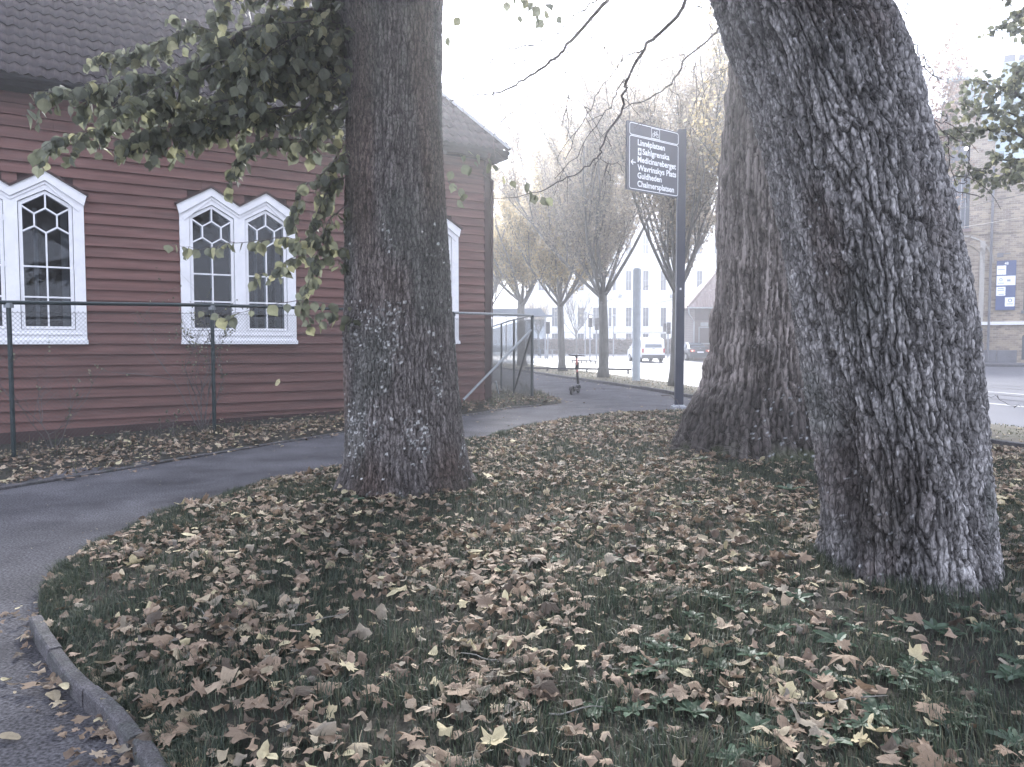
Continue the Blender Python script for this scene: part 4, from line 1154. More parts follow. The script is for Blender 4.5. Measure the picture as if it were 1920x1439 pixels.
def grow_twigs(B, spacing, L0, L1, r, dirf, start=.0):
    """twigs off a branch path; returns list of twig paths"""
    d = np.concatenate([[0], np.cumsum(np.linalg.norm(np.diff(B, axis=0), axis=1))]); out = []
    s = d[-1] * start
    while s < d[-1]:
        p = np.array([np.interp(s, d, B[:, i]) for i in range(3)])
        t = np.array([np.interp(min(s + .05, d[-1]), d, B[:, i]) for i in range(3)]) - p; t /= np.linalg.norm(t) + 1e-9
        L = r.uniform(L0, L1); dr = dirf(t, r); dr = dr / np.linalg.norm(dr)
        P = [p]; v = dr.copy(); n = 5
        for k in range(n):
            v = v + np.array((r.gauss(0, .12), r.gauss(0, .12), -.14 + r.gauss(0, .08))); v /= np.linalg.norm(v); P.append(P[-1] + v * L / n)
        out.append(np.array(P)); s += r.uniform(.5, 1.5) * spacing
    return out
branch_specs_src = [  # pixels, depth0, depth1, r0, r1, twig spacing, twig length, leaf density
    ([(668, 34), (600, 18), (530, 22), (480, 45), (420, 80), (370, 112), (300, 140), (230, 152), (150, 165), (75, 172)], 7.9, 7.0, .045, .005, .055, (.15, .42), 1.0),
    ([(665, 70), (600, 98), (520, 138), (450, 178), (380, 196), (290, 205), (200, 235), (95, 262)], 7.9, 7.3, .03, .004, .06, (.12, .38), .9),
    ([(660, 120), (610, 165), (560, 210), (480, 222), (400, 225), (300, 240), (230, 270)], 7.8, 7.5, .024, .004, .06, (.12, .34), .9),
    ([(655, 40), (590, 60), (520, 70), (430, 60), (350, 50), (280, 90), (200, 105)], 8.0, 8.4, .03, .005, .055, (.15, .4), 1.0),
    ([(650, 20), (600, -20), (530, -30), (450, -10), (400, 20)], 8.0, 7.6, .03, .006, .07, (.15, .4), .9),
    ([(655, 190), (620, 215), (580, 260), (540, 262), (470, 270), (430, 330)], 7.8, 7.5, .018, .003, .06, (.1, .3), 1.0),
    ([(658, 280), (630, 300), (600, 330), (570, 350), (545, 410)], 7.8, 7.5, .014, .003, .10, (.1, .3), .9),
    ([(660, 380), (630, 400), (605, 440), (590, 500), (570, 560)], 7.8, 7.55, .012, .003, .12, (.1, .26), .9),
    ([(665, 470), (600, 455), (520, 448), (430, 458), (370, 468), (322, 456)], 7.8, 7.3, .009, .002, .12, (.05, .14), .8),
    ([(662, 500), (610, 480), (560, 480), (520, 500), (480, 520)], 7.8, 7.5, .008, .002, .09, (.06, .2), 1.0),
    ([(690, 590), (640, 572), (560, 566), (500, 572), (440, 590), (380, 584)], 7.7, 7.4, .010, .002, .22, (.05, .15), .6),
    ([(700, 610), (650, 590), (620, 585), (580, 590)], 7.7, 7.5, .009, .002, .09, (.06, .2), .9),
]
branch_specs = []
for q in branch_specs_src: branch_specs.append((q[0], q[1], q[2], q[3] * .6, q[4] * .6, q[5] * .62, q[6], q[7] * 1.25))
for k in range(13):       # secondary branches that fill out the upper mass
    ax, ay = 655, fr_.uniform(0, 230); bx, by = fr_.uniform(200, 560), fr_.uniform(20, 250) + 20
    m1 = (ax * .66 + bx * .34 + fr_.uniform(-20, 20), ay * .66 + by * .34 - fr_.uniform(0, 35)); m2 = (ax * .33 + bx * .67 + fr_.uniform(-20, 20), ay * .33 + by * .67 - fr_.uniform(0, 25))
    branch_specs.append(([(ax, ay), m1, m2, (bx, by)], 7.9, fr_.uniform(6.9, 8.6), .014, .003, .042, (.12, .40), 1.25))
for k in range(2):
    ax, ay = 655, fr_.uniform(180, 420); bx, by = fr_.uniform(540, 620), ay + fr_.uniform(60, 160)
    branch_specs.append(([(ax, ay), ((ax + bx) / 2, ay + 20), (bx, by)], 7.9, fr_.uniform(7.3, 8.2), .009, .003, .045, (.1, .28), 1.2))
leafpts = []
tw = G()
def dir_side(t, r):
    s = np.cross(t, (0, 0, 1)); s /= np.linalg.norm(s) + 1e-9
    return t * r.uniform(.2, 1) + s * r.choice((-1, 1)) * r.uniform(.3, 1) + np.array((0, 0, r.uniform(-.75, .35)))
for px, y0, y1, r0, r1, sp, (l0, l1), ld in branch_specs:
    B = refine(wpath(px, y0, y1), 5, .008, fr_)
    g = G(); g.tube(B, np.linspace(r0, r1, len(B)), 7, col=(.06, .05, .045)); g.build('branch', 'twig', LT, LO)
    for T in grow_twigs(B, sp, l0, l1, fr_, dir_side, .02):
        tw.tube(T, np.linspace(.0035, .0012, len(T)), 3, cap=False)
        d = np.concatenate([[0], np.cumsum(np.linalg.norm(np.diff(T, axis=0), axis=1))]); s = .02
        while s <= d[-1] + .01:
            p = np.array([np.interp(s, d, T[:, i]) for i in range(3)]); leafpts.append((p, fr_.uniform(.07, .145)))
            s += fr_.uniform(.045, .085) / ld
tag(tw.build('twigs', 'twig', LT, LO), kind='stuff')
# leaves right of the trunk, near the corner of the house, and pale hanging sprays top centre
tw2 = G()
sprays = [([(838, 288), (870, 292), (905, 298), (935, 315), (955, 345)], 7.6, 7.2, [(862, 296), (878, 292), (900, 300), (915, 305), (893, 312), (930, 318), (945, 340), (958, 348), (868, 318), (884, 322), (872, 300), (922, 318)]),
          ([(840, 340), (860, 360), (872, 378)], 7.6, 7.4, [(850, 352), (862, 362), (870, 372), (858, 384), (848, 330)]),
          ([(1046, 341), (1015, 360), (995, 362), (960, 372), (905, 372)], 6.9, 6.9, [(988, 350), (992, 365), (1006, 372), (1016, 378), (1024, 380), (1000, 374)]),
          ([(950, -30), (948, 0), (955, 15)], 7.2, 7.2, [(945, 0), (950, 12), (962, 2), (978, 4), (990, 8)]),
          ([(1000, -30), (1003, 5), (1000, 35)], 7.2, 7.2, [(1000, 14), (1012, 22), (1020, 30), (1004, 40), (1018, 46), (1045, 40), (1024, 16), (975, 38)]),
          ([(840, -30), (850, 0), (862, 40)], 7.4, 7.4, [(838, 0), (862, 42), (838, 78)])]
for px, y0, y1, lp_ in sprays:
    B = refine(wpath(px, y0, y1), 3, .004, fr_); tw2.tube(B, np.linspace(.006, .0015, len(B)), 4)
    for (a, b) in lp_: leafpts.append((np.array(atY(a, b - 8, (y0 + y1) / 2 + fr_.uniform(-.06, .06))), fr_.uniform(.07, .125)))
tag(tw2.build('spray_twigs', 'twig', LT, LO), kind='stuff')
lp3 = proj([p for p, s in leafpts]); sc_ = np.array([s for p, s in leafpts]) / lp3[:, 2] * ((lp3[:, 0] > 0) & (lp3[:, 1] > 0))
# edges of the mass show best: prefer leaves that hang low or at the ends
edge = (lp3[:, 1] > 200) | (lp3[:, 0] < 260); order = np.argsort(-(sc_ * (1 + .5 * edge))); first = set(order[:290].tolist())
g = G()
for k, (p, s) in enumerate(leafpts):
    M = leaf_mat(p, s, fr_)
    if k in first:
        o = bpy.data.objects.new('leaf', ELM_MESH[k % len(ELM_MESH)]); COL.objects.link(o); o.parent = LT
        o.matrix_local = Matrix.Translation(-Vector(LO)) @ M
    else:
        v, f = ELM[k % 8]; A = np.array(M); c = np.array(ELM_G[fr_.choices(range(7), ELM_W)[0]]) * fr_.uniform(.8, 1.2)
        g.add(v @ A[:3, :3].T + A[:3, 3], f, c)
tag(g.build('foliage', 'leaf_green', LT, LO), kind='stuff')
print('elm leaves', len(leafpts))

# bare branches crossing the sky, from the leaning trunk and the trunk behind it
def bare(specs, parent, o):
    for px, y0, y1, r0, r1 in specs:
        B = refine(wpath(px, y0, y1), 4, .010, fr_)
        g = G(); g.tube(B, np.maximum(np.linspace(r0 * .5, r1 * .7, len(B)), .0035 if px[0][0] < 1800 else .0015), 6, col=(.06, .05, .05))
        for T in (grow_twigs(B, .26, .08, .45, fr_, dir_side, .1) if px[0][0] < 1800 else []):
            g.tube(T, np.linspace(.0038, .0018, len(T)), 3, cap=False)
            if fr_.random() < .5:
                for T2 in grow_twigs(T, .12, .04, .15, fr_, dir_side, .3): g.tube(T2, np.linspace(.0018, .0008, len(T2)), 3, cap=False)
        for q in range(3, len(B) - 2, 5): 
            g.tube([B[q], B[q] + np.array((fr_.gauss(0, .012), fr_.gauss(0, .012), .018))], [.005, .002], 4)
        g.build('branch', 'twig', parent, o)
bare([([(1345, -60), (1310, -30), (1290, 0), (1240, 63), (1206, 93), (1174, 149), (1171, 181), (1154, 228), (1125, 274), (1120, 295), (1087, 321), (1046, 341)], 5.6, 6.8, .032, .007),
      ([(1206, 93), (1170, 104), (1154, 128), (1131, 163), (1107, 204), (1081, 248), (1060, 300)], 5.95, 6.5, .010, .003),
      ([(1174, 149), (1164, 158), (1142, 201), (1116, 236), (1081, 292), (1040, 336)], 6.05, 6.7, .011, .003),
      ([(1120, 295), (1130, 301), (1158, 308), (1170, 325)], 6.6, 6.9, .006, .002),
      ([(1140, 303), (1142, 330), (1150, 342)], 6.6, 6.8, .004, .002),
      ([(1240, -260), (1180, -90), (1136, 0), (1110, 35), (1063, 85), (1040, 108), (1002, 140), (967, 160), (929, 174), (900, 180), (836, 190)], 5.4, 7.4, .035, .006),
      ([(1200, -150), (1150, -40), (1120, 0), (1087, 26), (1058, 53), (1025, 73), (1005, 82), (964, 93), (926, 111), (895, 132), (842, 168)], 5.4, 7.2, .014, .003),
      ([(1063, 85), (1061, 117), (1066, 181), (1055, 230)], 6.0, 6.2, .006, .002), ([(1110, 35), (1109, 85), (1131, 93), (1129, 117)], 5.8, 6.0, .006, .002),
      ([(1002, 140), (993, 175), (979, 195), (944, 225), (929, 251)], 6.5, 6.9, .006, .002),
      ([(1066, 181), (1090, 195), (1108, 210)], 6.2, 6.3, .003, .001), ([(1005, 82), (993, 65), (960, 60), (930, 78)], 6.4, 6.6, .003, .001),
      ([(1040, 108), (1005, 107), (965, 120), (950, 128)], 6.2, 6.4, .003, .001), ([(926, 111), (918, 140), (925, 175), (940, 200)], 6.6, 6.8, .003, .001),
      ([(1338, -70), (1335, 5), (1300, 20), (1280, 50)], 5.4, 6.4, .006, .002)], RT, RO)
bare([([(1372, 10), (1355, 41), (1338, 67), (1288, 108), (1265, 149), (1230, 178), (1186, 194), (1163, 213), (1150, 232)], 10.0, 9.6, .034, .007),
      ([(1288, 108), (1274, 104), (1239, 117), (1232, 130)], 9.9, 9.8, .008, .003), ([(1303, 102), (1304, 146), (1306, 219), (1298, 240), (1288, 263)], 9.9, 9.9, .010, .003),
      ([(1230, 178), (1224, 216), (1201, 231), (1190, 240)], 9.7, 9.7, .008, .003), ([(1250, 165), (1272, 180), (1276, 215)], 9.8, 9.8, .006, .003),
      ([(1368, 60), (1375, 90), (1376, 120), (1330, 145), (1300, 200)], 9.9, 9.9, .006, .002), ([(1368, 125), (1350, 140), (1322, 170), (1310, 210)], 9.9, 9.9, .005, .002)], MT, MO)
bare([([(1685, 100), (1693, 128), (1710, 158), (1720, 178), (1719, 201), (1748, 225), (1776, 260), (1779, 280), (1790, 296)], 5.2, 5.9, .010, .004),
      ([(1780, 290), (1780, 304), (1774, 350), (1777, 380), (1783, 402)], 5.85, 5.9, .005, .002), ([(1776, 260), (1795, 264), (1812, 275), (1818, 300)], 5.9, 6.0, .004, .0015),
      ([(1650, 33), (1662, 28), (1681, 18)], 5.1, 5.2, .006, .002), ([(1666, 53), (1704, 85), (1715, 100), (1722, 125), (1757, 146)], 5.2, 5.9, .003, .001),
      ([(1704, 85), (1722, 90), (1735, 115), (1757, 146), (1765, 150)], 5.3, 5.9, .003, .001), ([(1748, 225), (1770, 228), (1775, 220), (1762, 213)], 5.8, 6.0, .003, .001),
      ([(1783, 320), (1800, 345), (1815, 330), (1818, 300)], 5.9, 6.0, .003, .001), ([(1779, 345), (1795, 360), (1840, 371)], 5.9, 6.1, .003, .001),
      ([(1832, 738), (1850, 741), (1870, 748), (1900, 760), (1915, 764)], 5.3, 5.9, .004, .002),
      ([(1700, 0), (1693, 40), (1686, 70)], 5.4, 5.4, .002, .001), ([(1783, 404), (1770, 420), (1766, 395), (1772, 350)], 5.9, 5.9, .004, .002)], RT, RO)
# the crowns of the three old trees, high above the camera
def crown(parent, o, cx_, cy_, rad, z0, z1, n, seed):
    rn = np.random.default_rng(seed); c = rn.normal(size=(70, 3)); c /= np.linalg.norm(c, axis=1)[:, None]; c *= rn.uniform(.35, 1, 70)[:, None] ** .5
    C0 = np.column_stack([cx_ + c[:, 0] * rad, cy_ + c[:, 1] * rad, (z0 + z1) / 2 + c[:, 2] * (z1 - z0) / 2])
    P = C0[rn.integers(0, 70, n)] + rn.normal(0, rad * .13, (n, 3)) * (1, 1, .6)
    k = P[:, 2] > np.maximum(4.6, 1.65 + .50 * np.maximum(P[:, 1], 0) + .7); P = P[k]; n = len(P)
    s = rn.uniform(.06, .12, n); q = rn.normal(size=(n, 3)); q /= np.linalg.norm(q, axis=1)[:, None]; q2 = np.cross(q, rn.normal(size=(n, 3))); q2 /= np.linalg.norm(q2, axis=1)[:, None]
    V = np.stack([P - q * s[:, None], P + q2 * s[:, None] * .6, P + q * s[:, None], P - q2 * s[:, None] * .6], 1).reshape(-1, 3)
    col = np.array(ELM_G)[rn.choice(7, n, p=ELM_W)]
    g = G(); g.add(V, np.arange(n * 4).reshape(-1, 4), np.repeat(col, 4, 0)); tag(g.build('crown', 'leaf_green', parent, o), kind='stuff')
    g = G(); tp = np.array((cx_, cy_, z0 - .5))
    for q in C0[:26]:
        if q[2] > max(4.6, 1.65 + .5 * max(q[1], 0) + 1.2): g.tube([tp, tp * .5 + q * .5 + np.array((0, 0, .4)), q], [.14, .08, .03], 5)
    if g.n: g.build('limb', 'avenue_bark', parent, o)
crown(LT, LO, -.9, 6.0, 4.6, 5.5, 11.5, 24000, 1)
crown(RT, RO, .8, 3.0, 4.8, 5.0, 11.0, 24000, 2)
crown(MT, MO, 4.2, 8.5, 4.6, 8.0, 13.0, 16000, 3)
# thin shoots at the foot of the middle trunk
g = G()
for k in range(46):
    a = fr_.uniform(R(185), R(300)); p = np.array((MID_TREE[0] + 1.05 * math.cos(a), MID_TREE[1] + 1.0 * math.sin(a), .18)); P = [p]; v = np.array((fr_.gauss(-.3, .7), fr_.gauss(-.2, .3), fr_.uniform(.5, 1.2)))
    for q in range(6): v = v + np.array((fr_.gauss(0, .25), fr_.gauss(0, .2), -.12)); P.append(P[-1] + v / np.linalg.norm(v) * fr_.uniform(.07, .13))
    g.tube(P, np.linspace(.004, .0015, 7), 3, cap=False)
for px in ([(1300, 745), (1330, 735), (1345, 720)], [(1298, 770), (1310, 740), (1345, 700), (1360, 690)], [(1280, 770), (1262, 745), (1240, 742)]):
    B = refine(wpath(px[::-1], 9.6, 9.2), 3, .01, fr_); g.tube(B, np.linspace(.008, .002, len(B)), 4)
g.build('basal_shoots', 'twig', MT, MO)

# ------------------------------------------------------------------ shrubs behind the fence
def shrub(px, py, depth, h, n, seed, label, leaves):
    r = random.Random(seed); base = np.array(atY(px, py, depth)); base[2] = strip_z(base[0], base[1])
    t = thing('shrub', label, 'shrub', tuple(base)); g = G(); lg = G()
    def grow(p, v, L, rad, dep):
        P = [p]
        for q in range(5): v = v + np.array((r.gauss(0, .12), r.gauss(0, .12), r.gauss(.03, .08))); v /= np.linalg.norm(v); P.append(P[-1] + v * L / 5)
        g.tube(P, np.linspace(rad, rad * .6, 6), 4, cap=False)
        if dep:
            for _ in range(r.randint(2, 3)):
                w = v + np.array((r.gauss(0, .6), r.gauss(0, .5), r.gauss(.1, .3))); w /= np.linalg.norm(w)
                grow(P[r.randint(2, 5)], w, L * r.uniform(.5, .8), rad * .55, dep - 1)
        elif r.random() < leaves:
            for _ in range(5):
                v_, f_ = ELM[r.randint(0, 7)]; A = np.array(leaf_mat(P[r.randint(2, 5)], r.uniform(.025, .045), r)); c = np.array(r.choice(((.08, .10, .06), (.3, .3, .2), (.12, .13, .09))))
                lg.add(v_ @ A[:3, :3].T + A[:3, 3], f_, c)
    for k in range(n): grow(base, np.array((r.gauss(0, .35), r.gauss(0, .2), 1.0)), h * r.uniform(.45, .65), .012, 3)
    g.build('stems', 'twig', t, tuple(base))
    if lg.n: tag(lg.build('leaves', 'leaf_green', t, tuple(base)), kind='stuff')
shrub(100, 830, 11.9, 1.7, 3, 5, 'leafless thin shrub behind the fence under the left window', .15)
shrub(382, 808, 13.6, 2.2, 7, 9, 'wispy shrub with few leaves behind the fence at the middle window', .8)
shrub(310, 812, 13.9, .7, 3, 4, 'small dry sapling at the foot of the wall between the windows', .3)

# ------------------------------------------------------------------ avenue trees
def avenue_tree(px_base, y, fork, height, spread, seed, label, leafcol, nleaf, bias=0, trad=.2, cone=1.0, visible_trunk=True, group='trees along the street verge', leafsize=.06):
    r = random.Random(seed); rn = np.random.default_rng(seed)
    x = (px_base - CX) / FPX * y; b = np.array((x, y, float(gz(x, y)) + .02))
    t = thing('avenue_tree', label, 'tree', tuple(b), group=group)
    nleaf = int(nleaf * 1.7); g = G(); hh = np.linspace(0, 1, 8); P = [b + np.array((.05 * math.sin(q * 3 + seed), .05 * math.cos(q * 2), q * fork - (.1 if q == 0 else 0))) for q in hh]
    g.tube(P, trad * (1.25 - .35 * hh ** .4) * np.array([1.2] + [1] * 7), 12); g.build('trunk', 'avenue_bark', t, tuple(b), sm=True)
    g = G(); tips = []; top = np.array(P[-1])
    def limb(p, v, L, rad, dep):
        Q = [p]; n = 6
        for q in range(n):
            v = v + np.array((r.gauss(0, .07), r.gauss(0, .07), .09)); v = v / np.linalg.norm(v); Q.append(Q[-1] + v * L / n)
        g.tube(Q, np.linspace(rad, rad * .35, n + 1), 5 if dep > 1 else 3, cap=False)
        if dep <= 1: tips.extend([(Q[k], Q[min(k + 1, n)]) for k in range(0, n + 1)])
        elif dep == 2: tips.extend([(Q[k], Q[min(k + 1, n)]) for k in range(3, n + 1)])
        if dep:
            for _ in range({3: 7, 2: 5, 1: 3}[dep]):
                k = r.randint(1 if dep > 2 else 1, n - 1); a = r.uniform(0, 6.28); s = r.uniform(.35, .75)
                w = v + np.array((math.cos(a) * s, math.sin(a) * s, .15)); limb(Q[k], w / np.linalg.norm(w), L * r.uniform(.38, .62), rad * (.40 + .1 * r.random()), dep - 1)
    nl = 9
    for k in range(nl):
        a = k * 2 * math.pi / nl + r.uniform(-.3, .3); out = spread * r.uniform(.35, 1.0) if k else .05
        v = np.array((math.cos(a) * out, math.sin(a) * out, height - fork)); L = np.linalg.norm(v) * r.uniform(.7, .95) * (1 if out > .5 * spread else 1.05)
        v0 = np.array((math.cos(a) * out * 2.6, math.sin(a) * out * 2.6, (height - fork) * .8)); v0 /= np.linalg.norm(v0)
        limb(top + np.array((0, 0, -r.uniform(0, .5))), v0, L * .85, trad * .42, 3)
    g.build('limbs', 'avenue_bark', t, tuple(b))
    T = np.array([a for a, _ in tips]); 
    k = rn.integers(0, len(T), nleaf); P = T[k] + rn.normal(0, .13, (nleaf, 3))
    s = leafsize * rn.uniform(.6, 1.4, nleaf); q = rn.normal(size=(nleaf, 3)); q /= np.linalg.norm(q, axis=1)[:, None]
    q2 = np.cross(q, rn.normal(size=(nleaf, 3))); q2 /= np.linalg.norm(q2, axis=1)[:, None]
    V = np.stack([P - q * s[:, None], P + q2 * s[:, None] * .6, P + q * s[:, None], P - q2 * s[:, None] * .6], 1).reshape(-1, 3)
    lc = np.array(leafcol); C = lc[rn.integers(0, len(lc), nleaf)] * rn.uniform(.7, 1.3, nleaf)[:, None]
    g = G(); g.add(V, np.arange(nleaf * 4).reshape(-1, 4), np.repeat(C, 4, 0)); tag(g.build('crown', 'avenue_leaf', t, tuple(b)), kind='stuff')
    return t
YEL = [(.60, .49, .29), (.66, .55, .34), (.50, .42, .27), (.40, .36, .25)]
GRY = [(.50, .43, .33), (.56, .49, .39), (.44, .39, .32), (.36, .33, .29)]
avenue_tree(1265, 26.3, 3.6, 11.5, 2.5, 31, 'tall upright thinning tree rising directly behind the blue direction sign', GRY, 30000, trad=.16, leafsize=.05)
avenue_tree(1130, 32.4, 3.5, 12.0, 3.4, 32, 'autumn street tree between the scooter and the grey pillar', GRY, 34000, trad=.20, leafsize=.06)
avenue_tree(1052, 39.2, 3.6, 11.0, 3.8, 33, 'autumn street tree just left of the scooter', YEL, 34000, trad=.17, leafsize=.065)
avenue_tree(978, 47.0, 4.0, 11.0, 4.0, 34, 'yellow leaved street tree nearest the corner of the red house', YEL, 34000, trad=.24, leafsize=.07)
avenue_tree(1475, 20.5, 3.2, 9.5, 2.4, 35, 'yellowing street tree mostly hidden behind the two large trunks', YEL, 14000, trad=.16, leafsize=.05)
avenue_tree(915, 58.0, 4.0, 12.0, 4.0, 36, 'farthest street tree partly hidden by the corner of the red house', YEL, 8000, trad=.2)
avenue_tree(1708, 27.0, 3.0, 12.0, .75, 37, 'slim reddish young tree in front of the brick building beside the leaning trunk', [(.30, .23, .20), (.36, .29, .24)], 3500, trad=.06, group='trees by the brick building')
avenue_tree(810, 52.0, 4.0, 16.5, 4.0, 38, 'tall pale tree seen over the roof ridge behind the red house', GRY, 7000, trad=.22, group='trees behind the red house')

# tree on the right whose leafy boughs come into the frame
rt = thing('broadleaf_tree', 'leafy tree at the right edge with dark boughs hanging before the brick building', 'tree', (10.9, 12.6, .05)); rto = (10.9, 12.6, .05)
g = G(); g.tube([(10.9, 12.6, -.1), (10.85, 12.6, 2), (10.7, 12.6, 4), (10.6, 12.6, 6.5), (10.5, 12.7, 9)], [.3, .24, .2, .14, .06], 10); g.build('trunk', 'avenue_bark', rt, rto, sm=True)
rl = []; tg = G()
for px, y0, y1, r0 in [([(2140, 420), (2060, 330), (1980, 240), (1910, 180), (1860, 160), (1838, 150)], 12.6, 12.6, .04), ([(2130, 500), (2040, 340), (1960, 280), (1880, 240), (1820, 250), (1790, 240)], 12.6, 12.2, .035),
                       ([(2130, 500), (2040, 370), (1960, 310), (1880, 300), (1840, 320), (1800, 310)], 12.6, 12.9, .03), ([(2120, 300), (2040, 200), (1970, 130), (1930, 120), (1880, 170)], 12.6, 12.2, .03),
                       ([(2120, 60), (2040, 10), (1960, 0), (1910, 30), (1888, 55)], 12.6, 12.0, .02), ([(2120, 400), (2020, 320), (1950, 250), (1900, 215), (1845, 205), (1800, 195)], 12.5, 11.8, .03),
                       ([(2110, 480), (2020, 380), (1960, 330), (1900, 320), (1870, 335)], 12.5, 12.0, .03), ([(2120, -60), (2040, -60), (1970, -40), (1900, -20)], 12.4, 12.0, .02)]:
    B = refine(wpath(px, y0, y1), 5, .015, fr_); g = G(); g.tube(B, np.linspace(r0, .005, len(B)), 6); g.build('branch', 'twig', rt, rto)
    for T in grow_twigs(B, .042, .2, .55, fr_, lambda t, r: dir_side(t, r) + np.array((0, 0, .3)), .12):
        tg.tube(T, np.linspace(.004, .0015, len(T)), 3, cap=False)
        for q in np.linspace(1, len(T) - 1, 7):
            i = int(q); f = q - i; p = T[i] if i >= len(T) - 1 else T[i] * (1 - f) + T[i + 1] * f
            rl.append((p, fr_.uniform(.07, .12)))
tag(tg.build('twigs', 'twig', rt, rto), kind='stuff')
lp3 = proj([p for p, s in rl]); inn = (lp3[:, 0] < 1930) & (lp3[:, 1] > -10)
cand = [k for k in range(len(rl)) if inn[k]]; cand.sort(key=lambda k: lp3[k, 0] + 60 * fr_.random()); first = set(cand[:240]); g = G()
for k, (p, s) in enumerate(rl):
    M = leaf_mat(p, s, fr_, .3, .9)
    if k in first:
        o = bpy.data.objects.new('leaf', ELM_MESH[k % len(ELM_MESH)]); COL.objects.link(o); o.parent = rt; o.matrix_local = Matrix.Translation(-Vector(rto)) @ M
    else:
        v, f = ELM[k % 8]; A = np.array(M); c = np.array(ELM_G[fr_.choices(range(7), ELM_W)[0]]) * fr_.uniform(.8, 1.2); g.add(v @ A[:3, :3].T + A[:3, 3], f, c)
tag(g.build('foliage', 'leaf_green', rt, rto), kind='stuff')

# ------------------------------------------------------------------ direction sign
def text_mesh(body, x, z, width, height, y, parent, m, offset=.01, align='LEFT', name='lettering'):
    cu = bpy.data.curves.new('t', 'FONT'); cu.body = body; cu.size = 1; cu.offset = offset; cu.extrude = 0; cu.fill_mode = 'FRONT' if hasattr(cu, 'fill_mode') else cu.fill_mode
    cu.resolution_u = 3
    to = bpy.data.objects.new('t', cu); COL.objects.link(to)
    me = bpy.data.meshes.new_from_object(to.evaluated_get(bpy.context.evaluated_depsgraph_get())); bpy.data.objects.remove(to)
    n = len(me.vertices); co = np.zeros(n * 3); me.vertices.foreach_get('co', co); co = co.reshape(-1, 3)
    w = co[:, 0].max() - co[:, 0].min(); sx = width / w if width else height / .7; sz = height / .7
    nc = np.column_stack([(co[:, 0] - co[:, 0].min()) * sx + x, np.full(n, y), co[:, 1] * sz + z])
    me.vertices.foreach_set('co', nc.ravel()); me.materials.clear(); me.materials.append(MATS[m]); me.update()
    o = bpy.data.objects.new(name, me); COL.objects.link(o); o.parent = parent
    return o
sx_, sy_ = (1273.5 - CX) / FPX * 18.5, 18.5
sgz = float(gz(sx_, sy_)) + .02
sign = thing('direction_sign', 'tall dark blue bicycle direction sign on a square post at the path edge', 'sign', (sx_, sy_, sgz))
g = G(); g.bb(-.10, .10, -.06, .06, 0, 6.62); g.bb(-.095, .095, -.055, .055, 6.62, 6.65); g.build('post', 'sign_blue', sign)
g = G(); g.bb(-.16, .16, -.16, .16, -.05, .09); g.lathe([(.15, .09), (.13, .12), (.105, .12)], n=14); g.build('post_base', 'pole_grey', sign)
pw, ph = 1.71, 1.52
pan = bpy.data.objects.new('panel', None)
g = G(); g.bb(0, pw, -.03, .03, -ph, 0); g.bb(.02, .06, .031, .05, -ph + .1, -.1); pan = g.build('panel', 'sign_blue', sign)
va = math.atan2(1.03, 1.368)
pan.location = (-.10 - pw * math.cos(va), -.05 - pw * math.sin(va), 6.60 - sgz); pan.rotation_euler = (0, 0, va)
def frame(x0, x1, z0, z1, w, m, name):
    """rounded outline"""
    r = .06; pts = []
    for cx2, cz2, a0 in ((x1 - r, z1 - r, 0), (x0 + r, z1 - r, 90), (x0 + r, z0 + r, 180), (x1 - r, z0 + r, 270)):
        for k in range(5): a = R(a0 + k * 22.5); pts.append((cx2, cz2, math.cos(a), math.sin(a)))
    n = len(pts); V = [(a + c * r, -.034, b + s * r) for a, b, c, s in pts] + [(a + c * (r - w), -.034, b + s * (r - w)) for a, b, c, s in pts]
    g = G(); g.add(V, np.array([(i, i + n, (i + 1) % n + n, (i + 1) % n) for i in range(n)])); return g.build(name, m, pan)
frame(.055, pw - .02, -.30, -.025, .016, 'sign_white', 'border'); frame(.055, pw - .02, -ph + .025, -.31, .016, 'sign_white', 'border')
lines = [('Linnéplatsen', .325, .92), ('Sahlgrenska', .465, 0), ('Medicinareberget', .79, 0), ('Wavrinskys Plats', 0, 0)]
rowz = [-.50, -.69, -.875, -1.06, -1.235, -1.42]
txt = ['Linnéplatsen', 'Sahlgrenska', 'Medicinareberget', 'Wavrinskys Plats', 'Guldheden', 'Chalmersplatsen']
x0s = [.32, .475, .32, .32, .32, .32]; x1s = [1.22, 1.38, 1.61, 1.62, 1.12, 1.55]
for t_, zz, a, b in zip(txt, rowz, x0s, x1s): text_mesh(t_, a, zz, b - a, .13, -.035, pan, 'sign_white', .028)
g = G(); g.add([(-.0, -.0345, 0)], [[0]]) if False else None
g = G(); g.bb(.33, .44, -.036, -.033, rowz[1] - .03, rowz[1] + .13); hs = g.build('hospital_symbol', 'sign_white', pan)
g = G(); cxh, czh = .385, rowz[1] + .05
for a, b, c, d in ((cxh - .035, cxh + .035, czh - .012, czh + .012), (cxh - .012, cxh + .012, czh - .055, czh - .013), (cxh - .012, cxh + .012, czh + .013, czh + .055)): g.bb(a, b, -.0395, -.0365, c, d)
g.build('hospital_cross', 'sign_blue', hs)
g = G(); az = -.90
for a, b in (((.11, az), (.26, az)), ((.115, az), (.175, az + .055)), ((.115, az), (.175, az - .055))): g.bar((a[0], -.035 - rnd.random() * .001, a[1]), (b[0], -.035 - rnd.random() * .001, b[1]), .024, .003)
g.build('arrow', 'sign_white', pan)
g = G(); bx_, bz = .90, -.165
def ring(g, cx2, cz2, r, w, n=18):
    V = [(cx2 + rr * math.cos(k * 6.2832 / n), -.036, cz2 + rr * math.sin(k * 6.2832 / n)) for rr in (r, r - w) for k in range(n)]
    g.add(V, np.array([(i, (i + 1) % n, (i + 1) % n + n, i + n) for i in range(n)]))
ring(g, bx_ - .065, bz - .035, .045, .010); ring(g, bx_ + .065, bz - .035, .045, .010)
